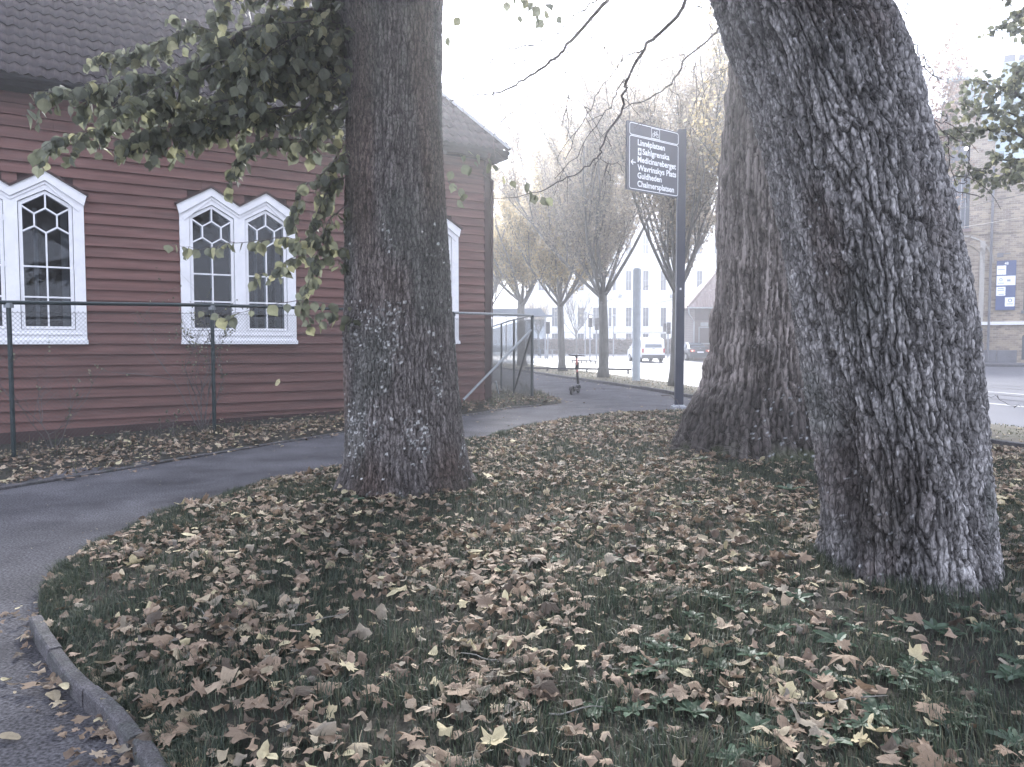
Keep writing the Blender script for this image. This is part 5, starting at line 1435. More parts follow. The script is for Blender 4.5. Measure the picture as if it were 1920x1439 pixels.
for a, b in (((-.065, -.035), (-.03, .03)), ((-.03, .03), (.045, .03)), ((-.005, -.035), (.045, .03)), ((-.065, -.035), (-.005, -.035)), ((-.03, .03), (-.005, -.035)), ((.065, -.035), (.035, .06)), ((.035, .06), (.06, .065)), ((-.05, .05), (-.015, .05)), ((-.03, .03), (-.033, .05))):
    g.bar((bx_ + a[0], -.036 - rnd.random() * .001, bz + a[1]), (bx_ + b[0], -.036 - rnd.random() * .001, bz + b[1]), .008, .002)
for a, b in (((-.135, -.11), (.135, -.11)), ((-.135, .11), (.135, .11)), ((-.135, -.11), (-.135, .11)), ((.135, -.11), (.135, .11))): g.bar((bx_ + a[0], -.036 - rnd.random() * .001, bz + a[1]), (bx_ + b[0], -.036 - rnd.random() * .001, bz + b[1]), .010, .002)
g.build('bicycle_symbol', 'sign_white', pan)
g = G(); g.bb(-.02, .02, -.064, -.061, 2.87, 2.92); g.build('sticker', 'sign_white', sign)

# ------------------------------------------------------------------ pillar, scooter
px_, py_ = (1193 - CX) / FPX * 29.8, 29.8; zz = float(gz(px_, py_))
p = thing('pillar', 'smooth light grey round pillar standing on the verge before the road', 'pillar', (px_, py_, zz))
g = G(); g.lathe([(.155, -.05), (.155, 4.35), (.13, 4.40), (.05, 4.43)], n=28); g.build('shaft', 'concrete', p, sm=False)
g = G(); g.lathe([(.17, -.02), (.17, .05)], n=20); g.build('foot_ring', 'galv', p)
scx, scy = (1078 - CX) / FPX * 23.6, 23.6; zz = float(gz(scx, scy))
s = thing('electric_scooter', 'dark electric kick scooter with a salmon pink stem parked on the path', 'scooter', (scx, scy, zz), R(-18))
g = G(); g.bar((0, -.32, .13), (0, .38, .13), .17, .07, side=(0, 0, 1)); g.bb(-.06, .06, -.35, -.1, .17, .24); g.build('deck', 'black_plastic', s)
g = G(); g.tube([(0, .42, .30), (0, .32, .62), (0, .31, .70)], [.042, .038, .034], 8); g.build('lower_stem', 'black_plastic', s)
g = G(); g.tube([(0, .31, .66), (0, .22, 1.14)], .03, 8); g.build('stem', 'scooter_pink', s)
g = G(); g.tube([(-.25, .20, 1.20), (-.12, .22, 1.18), (.12, .22, 1.17), (.25, .20, 1.17)], .019, 7); g.tube([(0, .22, 1.10), (0, .21, 1.19)], .032, 7); g.build('handlebar', 'black_plastic', s)
g = G(); g.bb(-.05, .05, .24, .34, .74, .98); g.build('battery_box', 'black_plastic', s)
for yy, nm in ((-.42, 'wheel'), (.46, 'wheel')):
    g = G(); g.lathe([(.07, -.03), (.105, -.034), (.12, -.02), (.12, .02), (.105, .034), (.07, .03)], (0, yy, .12), 18, axis='x'); w = g.build(nm, 'tyre', s)
    g = G(); g.lathe([(.068, -.024), (.068, .024)], (0, yy, .12), 14, axis='x'); g.build('hub', 'galv', w)
g = G(); g.add([(x, .46 + .15 * math.cos(a), .12 + .15 * math.sin(a)) for x in (-.05, .05) for a in np.linspace(.2, 2.6, 7)], np.array([(k, k + 1, k + 8, k + 7) for k in range(6)])); g.build('mudguard', 'black_plastic', s)
g = G(); g.add([(x, -.42 + .15 * math.cos(a), .12 + .15 * math.sin(a)) for x in (-.05, .05) for a in np.linspace(.6, 3.0, 7)], np.array([(k, k + 1, k + 8, k + 7) for k in range(6)])); g.bar((-.01, -.05, .10), (-.11, -.07, .01), .02, .02); g.build('rear_mudguard', 'black_plastic', s)

# ------------------------------------------------------------------ cars
def car(name, label, loc, rz, W, L, kind, body):
    t = thing(name, label, 'car', loc, rz, None); hw = W / 2
    if kind == 'van':   # y, z bottom, belt, roof, half width at roof
        S = [(0, .42, 1.02, 1.72, .78), (.06, .30, 1.03, 1.78, .80), (.3, .28, 1.04, 1.82, .82), (1.6, .26, 1.04, 1.84, .83), (2.4, .26, 1.02, 1.80, .82), (2.9, .26, 1.0, 1.55, .76), (3.25, .26, .98, 1.12, .80), (3.9, .28, .86, .93, .78), (4.1, .32, .62, .68, .72)]
    else:
        S = [(0, .34, .78, .86, .66), (.08, .28, .90, 1.0, .74), (.5, .26, .93, 1.04, .74), (.95, .25, .94, 1.22, .66), (1.5, .24, .94, 1.40, .62), (2.3, .24, .93, 1.43, .62), (2.9, .24, .92, 1.32, .64), (3.5, .25, .90, .98, .74), (4.4, .28, .78, .84, .72), (4.7, .34, .58, .64, .64)]
    V = []; F = []; m = 10
    for (y, zb, zl, zr, wr_) in S:
        e = 1 if 0.05 < y < L - .15 else .93
        h = [(-hw * .86 * e, zb), (-hw * .99 * e, zb + .14), (-hw * e, (zb + zl) / 2), (-hw * .97 * e, zl), (-wr_ * 1.02, zr - .10 if zr - zl > .2 else zr - .02), (-wr_ * .8, zr)]
        h2 = h + [(-a, b) for a, b in h[::-1]]; V += [(a, y, b) for a, b in h2]
    m = 12
    for i in range(len(S) - 1): F += [[i * m + j, i * m + (j + 1) % m, (i + 1) * m + (j + 1) % m, (i + 1) * m + j] for j in range(m)]
    F += [list(range(m))[::-1], [(len(S) - 1) * m + j for j in range(m)]]
    g = G(); g.add(V, F); bo = g.build('body', body, t, sm=False)
    bv = bo.modifiers.new('bevel', 'BEVEL'); bv.width = .035; bv.segments = 2; bv.limit_method = 'ANGLE'; bv.angle_limit = R(25)
    for p in bo.data.polygons: p.use_smooth = True
    for sx2 in (-1, 1):
        for yy in ((.75, L - .85)):
            g = G(); g.lathe([(.2, -.10), (.29, -.11), (.315, -.08), (.315, .08), (.29, .11), (.2, .10)], (sx2 * (hw - .09), yy, .315), 20, axis='x'); w = g.build('wheel', 'tyre', t)
            g = G(); g.lathe([(.19, -.112), (.05, -.122)], (sx2 * (hw - .09), yy, .315), 12, axis='x'); g.lathe([(.05, .122), (.19, .112)], (sx2 * (hw - .09), yy, .315), 12, axis='x'); g.build('rim', 'rim', w)
    if kind == 'van':
        g = G(); g.add([(-.64, -.03, 1.10), (.64, -.03, 1.10), (.57, .035, 1.63), (-.57, .035, 1.63)], [[0, 1, 2, 3]]); g.build('rear_window', 'car_glass', t)
        g = G(); g.bb(-hw * .97, hw * .97, -.06, .14, .30, .56); g.build('bumper', 'car_trim', t)
        g = G(); g.bb(-.26, .26, -.045, -.02, .78, .90); g.build('number_plate', 'plate', t)
        for sx2 in (-1, 1):
            g = G(); g.bb(sx2 * .80 - .055, sx2 * .80 + .055, -.035, .03, .72, 1.02); g.build('tail_light', 'tail_red', t)
        for a, b, x in ((.35, 1.3, 0), (1.4, 2.55, 0)):
            for sx2 in (-1, 1): g = G(); g.add([(sx2 * hw * .985, a, 1.10), (sx2 * hw * .985, b, 1.10), (sx2 * .855, b - (.2 if b > 2 else 0), 1.66), (sx2 * .855, a, 1.66)], [[0, 1, 2, 3]]); g.build('side_window', 'car_glass', t)
        g = G(); g.bb(-.08, .08, -.05, -.02, 1.0, 1.03); g.build('handle', 'car_trim', t)
        g = G(); g.bar((-.1, -.05, 1.14), (.35, -.02, 1.2), .02, .015); g.build('wiper', 'car_trim', t)
    else:
        g = G(); g.add([(-.60, .52, 1.055), (.60, .52, 1.055), (.53, 1.46, 1.405), (-.53, 1.46, 1.405)], [[0, 1, 2, 3]]); g.build('rear_window', 'car_glass', t)
        g = G(); g.bb(-hw * .95, hw * .95, -.05, .15, .26, .52); g.build('bumper', 'car_dark', t)
        g = G(); g.bb(-.5, .5, -.065, -.02, .24, .34); g.build('diffuser', 'car_trim', t)
        g = G(); g.bb(-.26, .26, -.045, -.02, .62, .73); g.build('number_plate', 'plate', t)
        for sx2 in (-1, 1):
            g = G(); g.bb(sx2 * .62 - .19, sx2 * .62 + .19, -.03, .06, .70, .86); l_ = g.build('tail_light', 'tail_red', t)
            g = G(); g.bb(sx2 * .66 - .06, sx2 * .66 + .06, -.042, -.031, .74, .82); g.build('lamp_glow', 'tail_lit', l_)
        for sx2 in (-1, 1): g = G(); g.add([(sx2 * hw * .975, .95, .97), (sx2 * hw * .975, 3.1, .97), (sx2 * .665, 2.7, 1.33), (sx2 * .665, 1.35, 1.33)], [[0, 1, 2, 3]]); g.build('side_window', 'car_glass', t)
        g = G(); g.bb(-.05, .05, -.0, .03, .93, .98); g.build('badge', 'galv', t)
    for sx2 in (-1, 1):
        g = G(); g.box((sx2 * (hw + .07), L * .66, .98 if kind != 'van' else 1.12), (.16, .1, .13)); g.build('mirror', body, t)
    return t
vx = (1225 - CX) / FPX * 56.5
car('parked_van', 'small white van with dark rear bumper on the road behind the grey pillar', (vx, 56.5, float(gz(vx, 56.5))), R(7), 1.76, 4.1, 'van', 'car_white')
vx = (1313 - CX) / FPX * 60
car('parked_sedan', 'dark grey saloon car with lit tail lamps between the sign post and the big trunk', (vx, 60.0, float(gz(vx, 60))), R(6), 1.82, 4.7, 'sedan', 'car_dark')

# ------------------------------------------------------------------ street furniture far off
def traffic_light(px, py_top, Y, label, n=3, heads=1, face=0.0):
    x = (px - CX) / FPX * Y; b = float(gz(x, Y)); zt = atY(px, py_top, Y)[2]
    t = thing('traffic_light', label, 'traffic light', (x, Y, b), face, 'traffic lights at the crossing')
    g = G(); g.tube([(0, 0, 0), (0, 0, zt - b - .1)], .06, 8); g.build('post', 'pole_grey', t)
    g = G(); zc = zt - b; g.bb(-.16, .16, -.34, -.08, zc - .98, zc); hd = g.build('signal_head', 'black_plastic', t)
    for k in range(3):
        g = G(); g.lathe([(.10, -.36), (.10, -.345)], (0, 0, zc - .17 - k * .32), 14, axis='y'); g.build('lens', 'lens_lit' if (k == 0 and n == 9) else 'lens_dark', hd)
        g = G(); g.add([(.12 * math.cos(a), yy, zc - .17 - k * .32 + .12 * math.sin(a)) for yy in (-.345, -.50) for a in np.linspace(.1, 3.04, 7)], np.array([(q, q + 1, q + 8, q + 7) for q in range(6)])); g.build('visor', 'black_plastic', hd)
    if heads > 1: g = G(); g.bb(-.45, -.2, -.16, .1, zc - .8, zc - .1); g.bb(-.2, .0, -.04, .04, zc - .4, zc - .34); g.build('side_signal', 'black_plastic', t)
    return t
traffic_light(1027, 604, 64, 'traffic light by the shelter, leftmost of the signals', heads=1)
traffic_light(1106, 590, 60, 'traffic light with a bright top lens, tallest of the signals', n=9)
traffic_light(1118, 597, 63, 'traffic light just right of the tallest signal')
traffic_light(1049, 619, 70, 'low traffic light beside the slim tree trunk')
traffic_light(1252, 605, 66, 'traffic light between the white van and the sign post', heads=2)
def pole(px, py, Y, r, label, name='lamp_post', cat='lamp post', arm=False):
    x = (px - CX) / FPX * Y; b = float(gz(x, Y)); zt = atY(px, py, Y)[2] - b
    t = thing(name, label, cat, (x, Y, b)); g = G(); g.tube([(0, 0, 0), (0, 0, zt)], [r, r * .7], 8); g.build('pole', 'pole_grey', t)
    g = G(); g.lathe([(.03, zt), (.14, zt + .06), (.14, zt + .2), (.04, zt + .28)], n=10); g.build('lantern', 'pole_grey', t)
pole(1150, 596, 68, .05, 'slim lamp post before the white building')
pole(1097, 590, 66, .05, 'slim lamp post just left of the tallest signal')
# tram stop shelter
Ys = 62; x0 = (905 - CX) / FPX * Ys; x1 = (1037 - CX) / FPX * Ys; b = float(gz(0, Ys)); zt = atY(1000, 594, Ys)[2]
t = thing('tram_shelter', 'bluish flat roofed shelter behind the corner of the fence', 'shelter', (x0, Ys, b))
g = G(); g.bb(-.2, x1 - x0, -1.0, 1.2, zt - b, zt - b + .12); g.build('roof', 'shelter_metal', t)
g = G(); g.prism([(.2, zt - b + .12), (x1 - x0 - .6, zt - b + .12), (x1 - x0 - 1.0, zt - b + .62), (.6, zt - b + .62)], -.6, .9); g.build('roof_canopy', 'shelter_metal', t)
for k in range(4): g = G(); xx = .3 + k * (x1 - x0 - .9) / 3; g.bb(xx - .05, xx + .05, .8, .9, 0, zt - b); g.build('post', 'pole_grey', t)
for k in range(3): g = G(); xx = .3 + k * (x1 - x0 - .9) / 3; g.bb(xx + .06, xx + (x1 - x0 - .9) / 3 - .06, .84, .86, .3, zt - b - .2); g.build('pane', 'pane_glass', t)
# low dark barrier rail on the traffic island
def low_rail(pxa, pya, pxb, pyb, z, label):
    a = atz(pxa, pya, z); b_ = atz(pxb, pyb, z); t = thing('low_barrier', label, 'barrier', (a[0], a[1], 0))
    g = G(); g.bar((a[0], a[1], z + .02), (b_[0], b_[1], z + .02), .10, .09, side=(0, 0, 1)); g.build('rail', 'car_trim', t, (a[0], a[1], 0))
    for q in np.linspace(.03, .97, 6): g = G(); xx, yy = a[0] + (b_[0] - a[0]) * q, a[1] + (b_[1] - a[1]) * q; g.bb(xx - .04, xx + .04, yy - .04, yy + .04, float(gz(xx, yy)) - .02, z - .02); g.build('post', 'car_trim', t, (a[0], a[1], 0))
low_rail(985, 691, 1184, 694, .33, 'long low dark barrier rail crossing behind the scooter')
low_rail(1072, 677, 1118, 678, .36, 'short low dark barrier rail on the far traffic island')
# bicycle rack hoops
for k in range(4):
    Y = 66; x = (1008 + k * 11 - CX) / FPX * Y; b = float(gz(x, Y)); g = G(); g.tube([(-.28, 0, 0), (-.28, 0, .62), (-.22, 0, .72), (.22, 0, .72), (.28, 0, .62), (.28, 0, 0)], .03, 6)
    o = g.build('bicycle_hoop', 'pole_grey', loc=(x, Y, b)); tag(o, 'low metal hoop at the edge of the far pavement', 'bicycle rack', 'metal hoops at the far pavement')
# hedge
Yh = 80; hx0 = (985 - CX) / FPX * Yh; hx1 = (1302 - CX) / FPX * Yh; b = float(gz(5, Yh)); g = G(); n = 26000
P = np.column_stack([rng.uniform(hx0, hx1, n), Yh + rng.uniform(-.5, .5, n), b + rng.uniform(0, 1.55, n) + .08 * rng.normal(size=n)])
P[:, 1] = np.where(rng.random(n) < .6, Yh - .5 + .1 * rng.normal(size=n), P[:, 1])
s_ = rng.uniform(.04, .08, n); q = rng.normal(size=(n, 3)); q /= np.linalg.norm(q, axis=1)[:, None]; q2 = np.cross(q, rng.normal(size=(n, 3))); q2 /= np.linalg.norm(q2, axis=1)[:, None]
V = np.stack([P - q * s_[:, None], P + q2 * s_[:, None] * .7, P + q * s_[:, None], P - q2 * s_[:, None] * .7], 1).reshape(-1, 3)
C = np.array([(.16, .12, .10), (.22, .17, .14), (.12, .11, .08)])[rng.integers(0, 3, n)] * rng.uniform(.7, 1.3, n)[:, None]
t = thing('hedge', 'long clipped brownish hedge in front of the white building', 'hedge', (hx0, Yh, b))
g.add(V, np.arange(n * 4).reshape(-1, 4), np.repeat(C, 4, 0)); tag(g.build('foliage', 'hedge_leaf', t, (hx0, Yh, b)), kind='stuff')
g = G(); g.bb(hx0 + .1, hx1 - .1, Yh - .4, Yh + .4, b, b + 1.45); g.build('stems', 'twig', t, (hx0, Yh, b))
# small bare tree by the crossing
avenue_tree(1080, 70, 2.3, 6.0, 1.6, 51, 'small leafless tree in front of the hedge', GRY, 60, trad=.09, group=None)
avenue_tree(1010, 74, 2.3, 6.0, 1.6, 52, 'small pale tree behind the shelter by the hedge', GRY, 1500, trad=.09, group=None)
# person behind the saloon
Yp = 64.5; xp = (1319 - CX) / FPX * Yp; b = float(gz(xp, Yp)) + .12
pr = thing('person', 'person in dark clothes with dark hair standing behind the saloon car', 'person', (xp, Yp, b))
def skin(name, verts, edges, radii, m, parent, sub=1):
    me = bpy.data.meshes.new(name); me.from_pydata(verts, edges, []); me.materials.append(MATS[m]); o = bpy.data.objects.new(name, me); COL.objects.link(o); o.parent = parent
    md = o.modifiers.new('skin', 'SKIN')
    for v, r in zip(me.skin_vertices[0].data, radii): v.radius = r
    me.skin_vertices[0].data[0].use_root = True
    sb = o.modifiers.new('sub', 'SUBSURF'); sb.levels = sub; sb.render_levels = sub
    return o
bvx = [(0, 0, .95), (0, 0, 1.15), (0, 0, 1.38), (0, 0, 1.47), (0, -.01, 1.58), (0, -.01, 1.70), (.18, 0, 1.40), (.23, .02, 1.12), (.22, -.08, .88), (-.18, 0, 1.40), (-.23, .02, 1.12), (-.22, -.08, .88),
       (.09, 0, .88), (.10, .01, .48), (.10, .03, .08), (.10, -.1, .04), (-.09, 0, .88), (-.10, .03, .48), (-.10, .06, .08), (-.10, -.07, .04)]
be = [(0, 1), (1, 2), (2, 3), (3, 4), (4, 5), (2, 6), (6, 7), (7, 8), (2, 9), (9, 10), (10, 11), (0, 12), (12, 13), (13, 14), (14, 15), (0, 16), (16, 17), (17, 18), (18, 19)]
br_ = [(.16, .11), (.15, .10), (.17, .10), (.055, .055), (.085, .10), (.07, .08), (.06, .06), (.045, .045), (.03, .03), (.06, .06), (.045, .045), (.03, .03), (.09, .09), (.06, .06), (.045, .045), (.04, .03), (.09, .09), (.06, .06), (.045, .045), (.04, .03)]
skin('body', bvx, be, br_, 'skin', pr)
keep = [0, 1, 2, 6, 7, 9, 10, 12, 13, 14, 16, 17, 18]; idx = {k: i for i, k in enumerate(keep)}
skin('coat', [bvx[k] for k in keep], [(idx[a], idx[b_]) for a, b_ in be if a in idx and b_ in idx], [(br_[k][0] + .018, br_[k][1] + .018) for k in keep], 'cloth_dark', pr)
g = G(); g.lathe([(.03, 1.52), (.098, 1.56), (.112, 1.66), (.095, 1.75), (.04, 1.80)], (0, .018, 0), 14); g.build('hair', 'hair', pr, sm=True)

# ------------------------------------------------------------------ white building
Yw = 96.0; wx0 = (985 - CX) / FPX * Yw; wx1 = 34.0
wb = thing('white_building', 'long white plastered building with rows of tall narrow windows behind the hedge', 'building', (wx0, Yw, .6))
def wcoord(px, py): a = atY(px, py, Yw); return a[0] - wx0, a[2] - .6
cols = [(1040, 10), (1050, 10), (1089, 12), (1118, 12), (1144, 6), (1152, 6), (1179, 11), (1211, 11), (1244, 11), (1278, 11), (1312, 11), (1345, 11)]
rows_ = [(508, 545), (577, 612.5)]; holes = []; wins = []
for px, w in cols:
    for (pa, pb) in rows_ + [(440, 476), (626, 640)]:
        if pa == 626 and px in (1144,): continue
        a = wcoord(px - w / 2, pb); b_ = wcoord(px + w / 2, pa); h = [(a[0], a[1]), (b_[0], a[1]), (b_[0], b_[1]), (a[0], b_[1])]; holes.append(h); wins.append((a, b_))
for px in (1380, 1415, 1450, 1015):
    for (pa, pb) in rows_: a = wcoord(px - 5.5, pb); b_ = wcoord(px + 5.5, pa); holes.append([(a[0], a[1]), (b_[0], a[1]), (b_[0], b_[1]), (a[0], b_[1])]); wins.append((a, b_))
top = wcoord(1200, 415)[1]
V, F = sheet([(0, -.6), (wx1 - wx0, -.6), (wx1 - wx0, top), (0, top)], 100, lambda x, y: 0 * x, holes)
g = G(); g.add(np.column_stack([V[:, 0], 0 * V[:, 0], V[:, 1]]), F[:, ::-1])
for h in holes:
    g.add([(x, 0, z) for x, z in h] + [(x, .3, z) for x, z in h], np.array([(i, i + 4, (i + 1) % 4 + 4, (i + 1) % 4) for i in range(4)]))
g.bb(-.3, 0, 0, 12, -.6, top); g.bb(wx1 - wx0, wx1 - wx0 + .3, 0, 12, -.6, top); wall = g.build('wall', 'plaster', wb)
for (a, b_) in wins:
    g = G(); g.bb(a[0], b_[0], .22, .26, a[1], b_[1]); w = g.build('window', 'window_dark', wb)
    g = G(); m_ = (a[0] + b_[0]) / 2; fw = .05; g.bb(m_ - fw / 2, m_ + fw / 2, .18, .215, a[1], b_[1])
    for q in (0, .5 if b_[1] - a[1] > 1.5 else 0, 1): zz = a[1] + (b_[1] - a[1]) * q; g.bb(a[0], b_[0], .172, .178, zz - fw / 2, zz + fw / 2)
    g.build('frame', 'window_frame_grey', w)
    g = G(); g.bb(a[0] - .1, b_[0] + .1, -.12, .0, a[1] - .12, a[1] - .02); g.build('sill', 'plaster_trim', w)
for py, hh_ in ((563, .22), (622, .18)): g = G(); z_ = wcoord(1200, py)[1]; g.bb(0, wx1 - wx0, -.12, -.002, z_ - hh_ / 2, z_ + hh_ / 2); g.build('band_course', 'plaster_trim', wb)
g = G(); g.bb(-.5, wx1 - wx0 + .5, -.5, 12.5, top, top + .3); g.add([(-.5, -.5, top + .3), (wx1 - wx0 + .5, -.5, top + .3), (wx1 - wx0 + .5, 6, top + 3.2), (-.5, 6, top + 3.2), (-.5, 12.5, top + .3), (wx1 - wx0 + .5, 12.5, top + .3)], [[0, 1, 2, 3], [3, 2, 5, 4], [0, 3, 4], [1, 5, 2]]); g.build('roof', 'kiosk_tile', wb)
for px in (1223, 1098): g = G(); a = wcoord(px, 620); g.tube([(a[0], -.2, a[1] - 1), (a[0], -.2, top)], .07, 6); g.build('downpipe', 'plaster_trim', wb)
for px in (1162, 1258, 1071): g = G(); a = wcoord(px, 560); g.bb(a[0] - .2, a[0] + .2, -.4, -.13, a[1], a[1] + .5); g.build('wall_lamp', 'window_frame_grey', wb)

# ------------------------------------------------------------------ small tiled house (kiosk)
Yk = 62.0; kx = (1302 - CX) / FPX * Yk; kb = float(gz(kx, Yk)); ke = atY(1302, 578, Yk)[2] - kb
ko = thing('small_house', 'small dark brick house with a hipped tile roof behind the saloon car', 'house', (kx, Yk, kb))
g = G(); g.bb(0, 7, .02, 6, -.1, ke); g.build('wall', 'brown_brick', ko)
g = G(); g.bb(-.02, 7.02, 0, .02, ke - 1.0, ke); g.build('upper_boarding', 'kiosk_wall', ko)
rp = 2.75; ed = .75
g = G(); g.add([(-ed, -ed, ke), (7 + ed, -ed, ke), (7 + ed, 6 + ed, ke), (-ed, 6 + ed, ke), (3.0, 3, ke + rp + .9), (4.2, 3, ke + rp + .9)], [[0, 1, 5, 4], [1, 2, 5], [2, 3, 4, 5], [3, 0, 4], [3, 2, 1, 0]]); ro = g.build('roof', 'kiosk_tile', ko)
g = G(); n = 34
for k in range(n):
    x = -ed + .12 + k * .25; f = min((x + ed) / (3.0 + ed), (7 + ed - x) / (7 + ed - 4.2), 1); g.tube([(x, -ed - .02, ke + .03), (x, -ed + f * 3.75, ke + f * (rp + .9) + .03)], .06, 5)
tag(g.build('roof_tiles', 'kiosk_tile', ro), kind='stuff')
g = G(); g.tube([(-ed, -ed - .06, ke - .02), (7 + ed, -ed - .06, ke - .02)], .07, 6); g.tube([(-ed + .05, -ed, ke - .05), (-ed + .1, -ed, ke - .5), (-.08, -.06, ke - 1.1), (-.08, -.06, 0)], .05, 6); g.build('gutter', 'window_frame_grey', ko)
g = G(); g.tube([(-ed, -ed, ke + .06), (3.0, 3, ke + rp + .98)], .1, 6); g.build('hip_ridge', 'kiosk_tile', ko)
g = G(); g.bb(.45, 1.25, -.06, -.0, ke - 1.45, ke - 1.15); g.build('notice_plate', 'window_frame_grey', ko)
for a, b_ in ((.3, 1.45), (1.7, 2.8)):
    g = G(); g.bb(a, b_, -.03, .015, ke - 2.9, ke - 1.5); w = g.build('shutter', 'window_frame_grey', ko)
    g = G(); g.bb(a + .08, b_ - .08, -.045, -.031, ke - 2.8, ke - 1.6); g.build('shutter_panel', 'kiosk_wall', w)
g = G(); g.bb(3.2, 3.9, 2.6, 3.2, ke + rp - .6, ke + rp + 1.9); g.build('chimney', 'brown_brick', ko)

# ------------------------------------------------------------------ brick building on the right
BA = math.atan2(-.49, .87); BO = (28.0, 48.0); bz0 = .35
bb_ = thing('brick_building', 'yellow brick building with a stepped gable topped by a pale ball beyond the tram street', 'building', (*BO, 0), BA)
bc, bs = math.cos(BA), math.sin(BA)
def bhit(px, py, yl=0.0):
    d = ray(px, py); dy = -d[0] * bs + d[1] * bc; oy = BO[0] * bs - BO[1] * bc; t = (yl - oy) / dy
    X, Y_ = d[0] * t - BO[0], d[1] * t - BO[1]
    return (X * bc + Y_ * bs, CAMH + d[2] * t)
gc = bhit(1793, 300)[0]
prof = [(-11, -.2), (13, -.2), (13, 13.6)]
st = []
for k in range(6): st.append((.50 + k * .385, 17.15 - (k) * .82))
right = []; zprev = None
outline = [(-11, -.2), (13, -.2), (13, 12.4), (gc + st[-1][0], 12.4)]
for k in range(5, -1, -1):
    w, z_ = st[k]; outline.append((gc + w, z_ if k else 17.75))
    if k: outline.append((gc + st[k - 1][0], z_))
left = []
for k in range(0, 6):
    w, z_ = st[k]; left.append((gc - w, z_ if k else 17.75)); 
    if k < 5: left.append((gc - w, st[k + 1][1]))
outline += left + [(gc - st[-1][0], 12.4), (-11, 12.4)]
clean = []
for p_ in outline:
    if not clean or (abs(p_[0] - clean[-1][0]) + abs(p_[1] - clean[-1][1])) > 1e-4: clean.append(p_)
outline = clean
def arch(x0, x1, z0, zs, rise, n=8):
    c = (x0 + x1) / 2; h = (x1 - x0) / 2
    return [(x0, z0), (x1, z0)] + [(c + h * math.cos(math.pi * k / n), zs + rise * math.sin(math.pi * k / n)) for k in range(n + 1)]
def barch(pl, pr_, ptop, pbot, rise_px):
    a = bhit(pl, pbot); b_ = bhit(pr_, pbot); zt = bhit((pl + pr_) / 2, ptop)[1]; rise = rise_px / 29.0
    return arch(a[0], b_[0], a[1], zt - rise, rise)
h_tall = barch(1776, 1817, 325, 431, 12); h_niche = barch(1781, 1819, 262, 302, 18); h_door = barch(1770, 1816, 478, 655, 18)
a = bhit(1782, 232); b_ = bhit(1796, 192); h_blind = [(a[0], a[1]), (b_[0], a[1]), (b_[0], b_[1]), (a[0], b_[1])]
a = bhit(1918, 582); b_ = bhit(1952, 478); h_win = [(a[0], a[1]), (b_[0], a[1]), (b_[0], b_[1]), (a[0], b_[1])]
h_cell = barch(1915, 1955, 625, 675, 6)
hs_ = [h_tall, h_niche, h_door, h_blind, h_win, h_cell]
V, F = sheet(outline, 100, lambda x, y: 0 * x, hs_)
g = G(); g.add(np.column_stack([V[:, 0], 0 * V[:, 0], V[:, 1]]), F[:, ::-1])
n = len(outline); g.add([(x, 0, z) for x, z in outline] + [(x, .5, z) for x, z in outline], np.array([(i, i + n, (i + 1) % n + n, (i + 1) % n) for i in range(n)]))
for h in hs_:
    n = len(h); g.add([(x, 0, z) for x, z in h] + [(x, .28, z) for x, z in h], np.array([(i, i + n, (i + 1) % n + n, (i + 1) % n) for i in range(n)]))
g.bb(-11, -10.6, .5, 14, -.2, 12.4); g.build('wall', 'yellow_brick', bb_)
def fill(h, name, m, y=.26, t=.04): g = G(); g.prism(h, y, y + t); return g.build(name, m, bb_)
w = fill(h_tall, 'window', 'shutter_grey')
xs2 = np.linspace(h_tall[0][0], h_tall[1][0], 6)[1:-1]
for x in xs2: g = G(); g.bb(x - .02, x + .02, .22, .258, h_tall[0][1], h_tall[0][1] + 3.2); g.build('glazing_bar', 'window_frame_grey', w)
w = fill(h_niche, 'niche', 'shutter_grey'); g = G(); q = bhit(1812, 278); g.lathe([(.03, .1), (.11, .14), (.11, .2)], (q[0], 0, q[1]), 12, axis='y'); g.build('niche_lamp', 'lens_lit', w)
w = fill(h_door, 'door', 'shutter_grey'); 
for x in np.linspace(h_door[0][0], h_door[1][0], 5)[1:-1]: g = G(); g.bb(x - .02, x + .02, .22, .258, h_door[0][1], h_door[0][1] + 5.0); g.build('glazing_bar', 'window_frame_grey', w)
fill(h_blind, 'blind_panel', 'kiosk_tile'); fill(h_win, 'window', 'window_dark'); fill(h_cell, 'cellar_window', 'window_dark')
g = G(); g.bb(h_win[0][0] - .1, h_win[1][0] + .1, -.12, .0, h_win[0][1] - .2, h_win[0][1] - .02); g.build('sill', 'stone_plinth', bb_)
g = G(); g.bb(h_tall[0][0] - .1, h_tall[1][0] + .1, -.15, .0, h_tall[0][1] - .22, h_tall[0][1] - .02); g.build('sill', 'kiosk_tile', bb_)
g = G(); g.bb(h_niche[0][0] - .1, h_niche[1][0] + .1, -.12, .0, h_niche[0][1] - .15, h_niche[0][1] - .02); g.build('sill', 'shutter_grey', bb_)
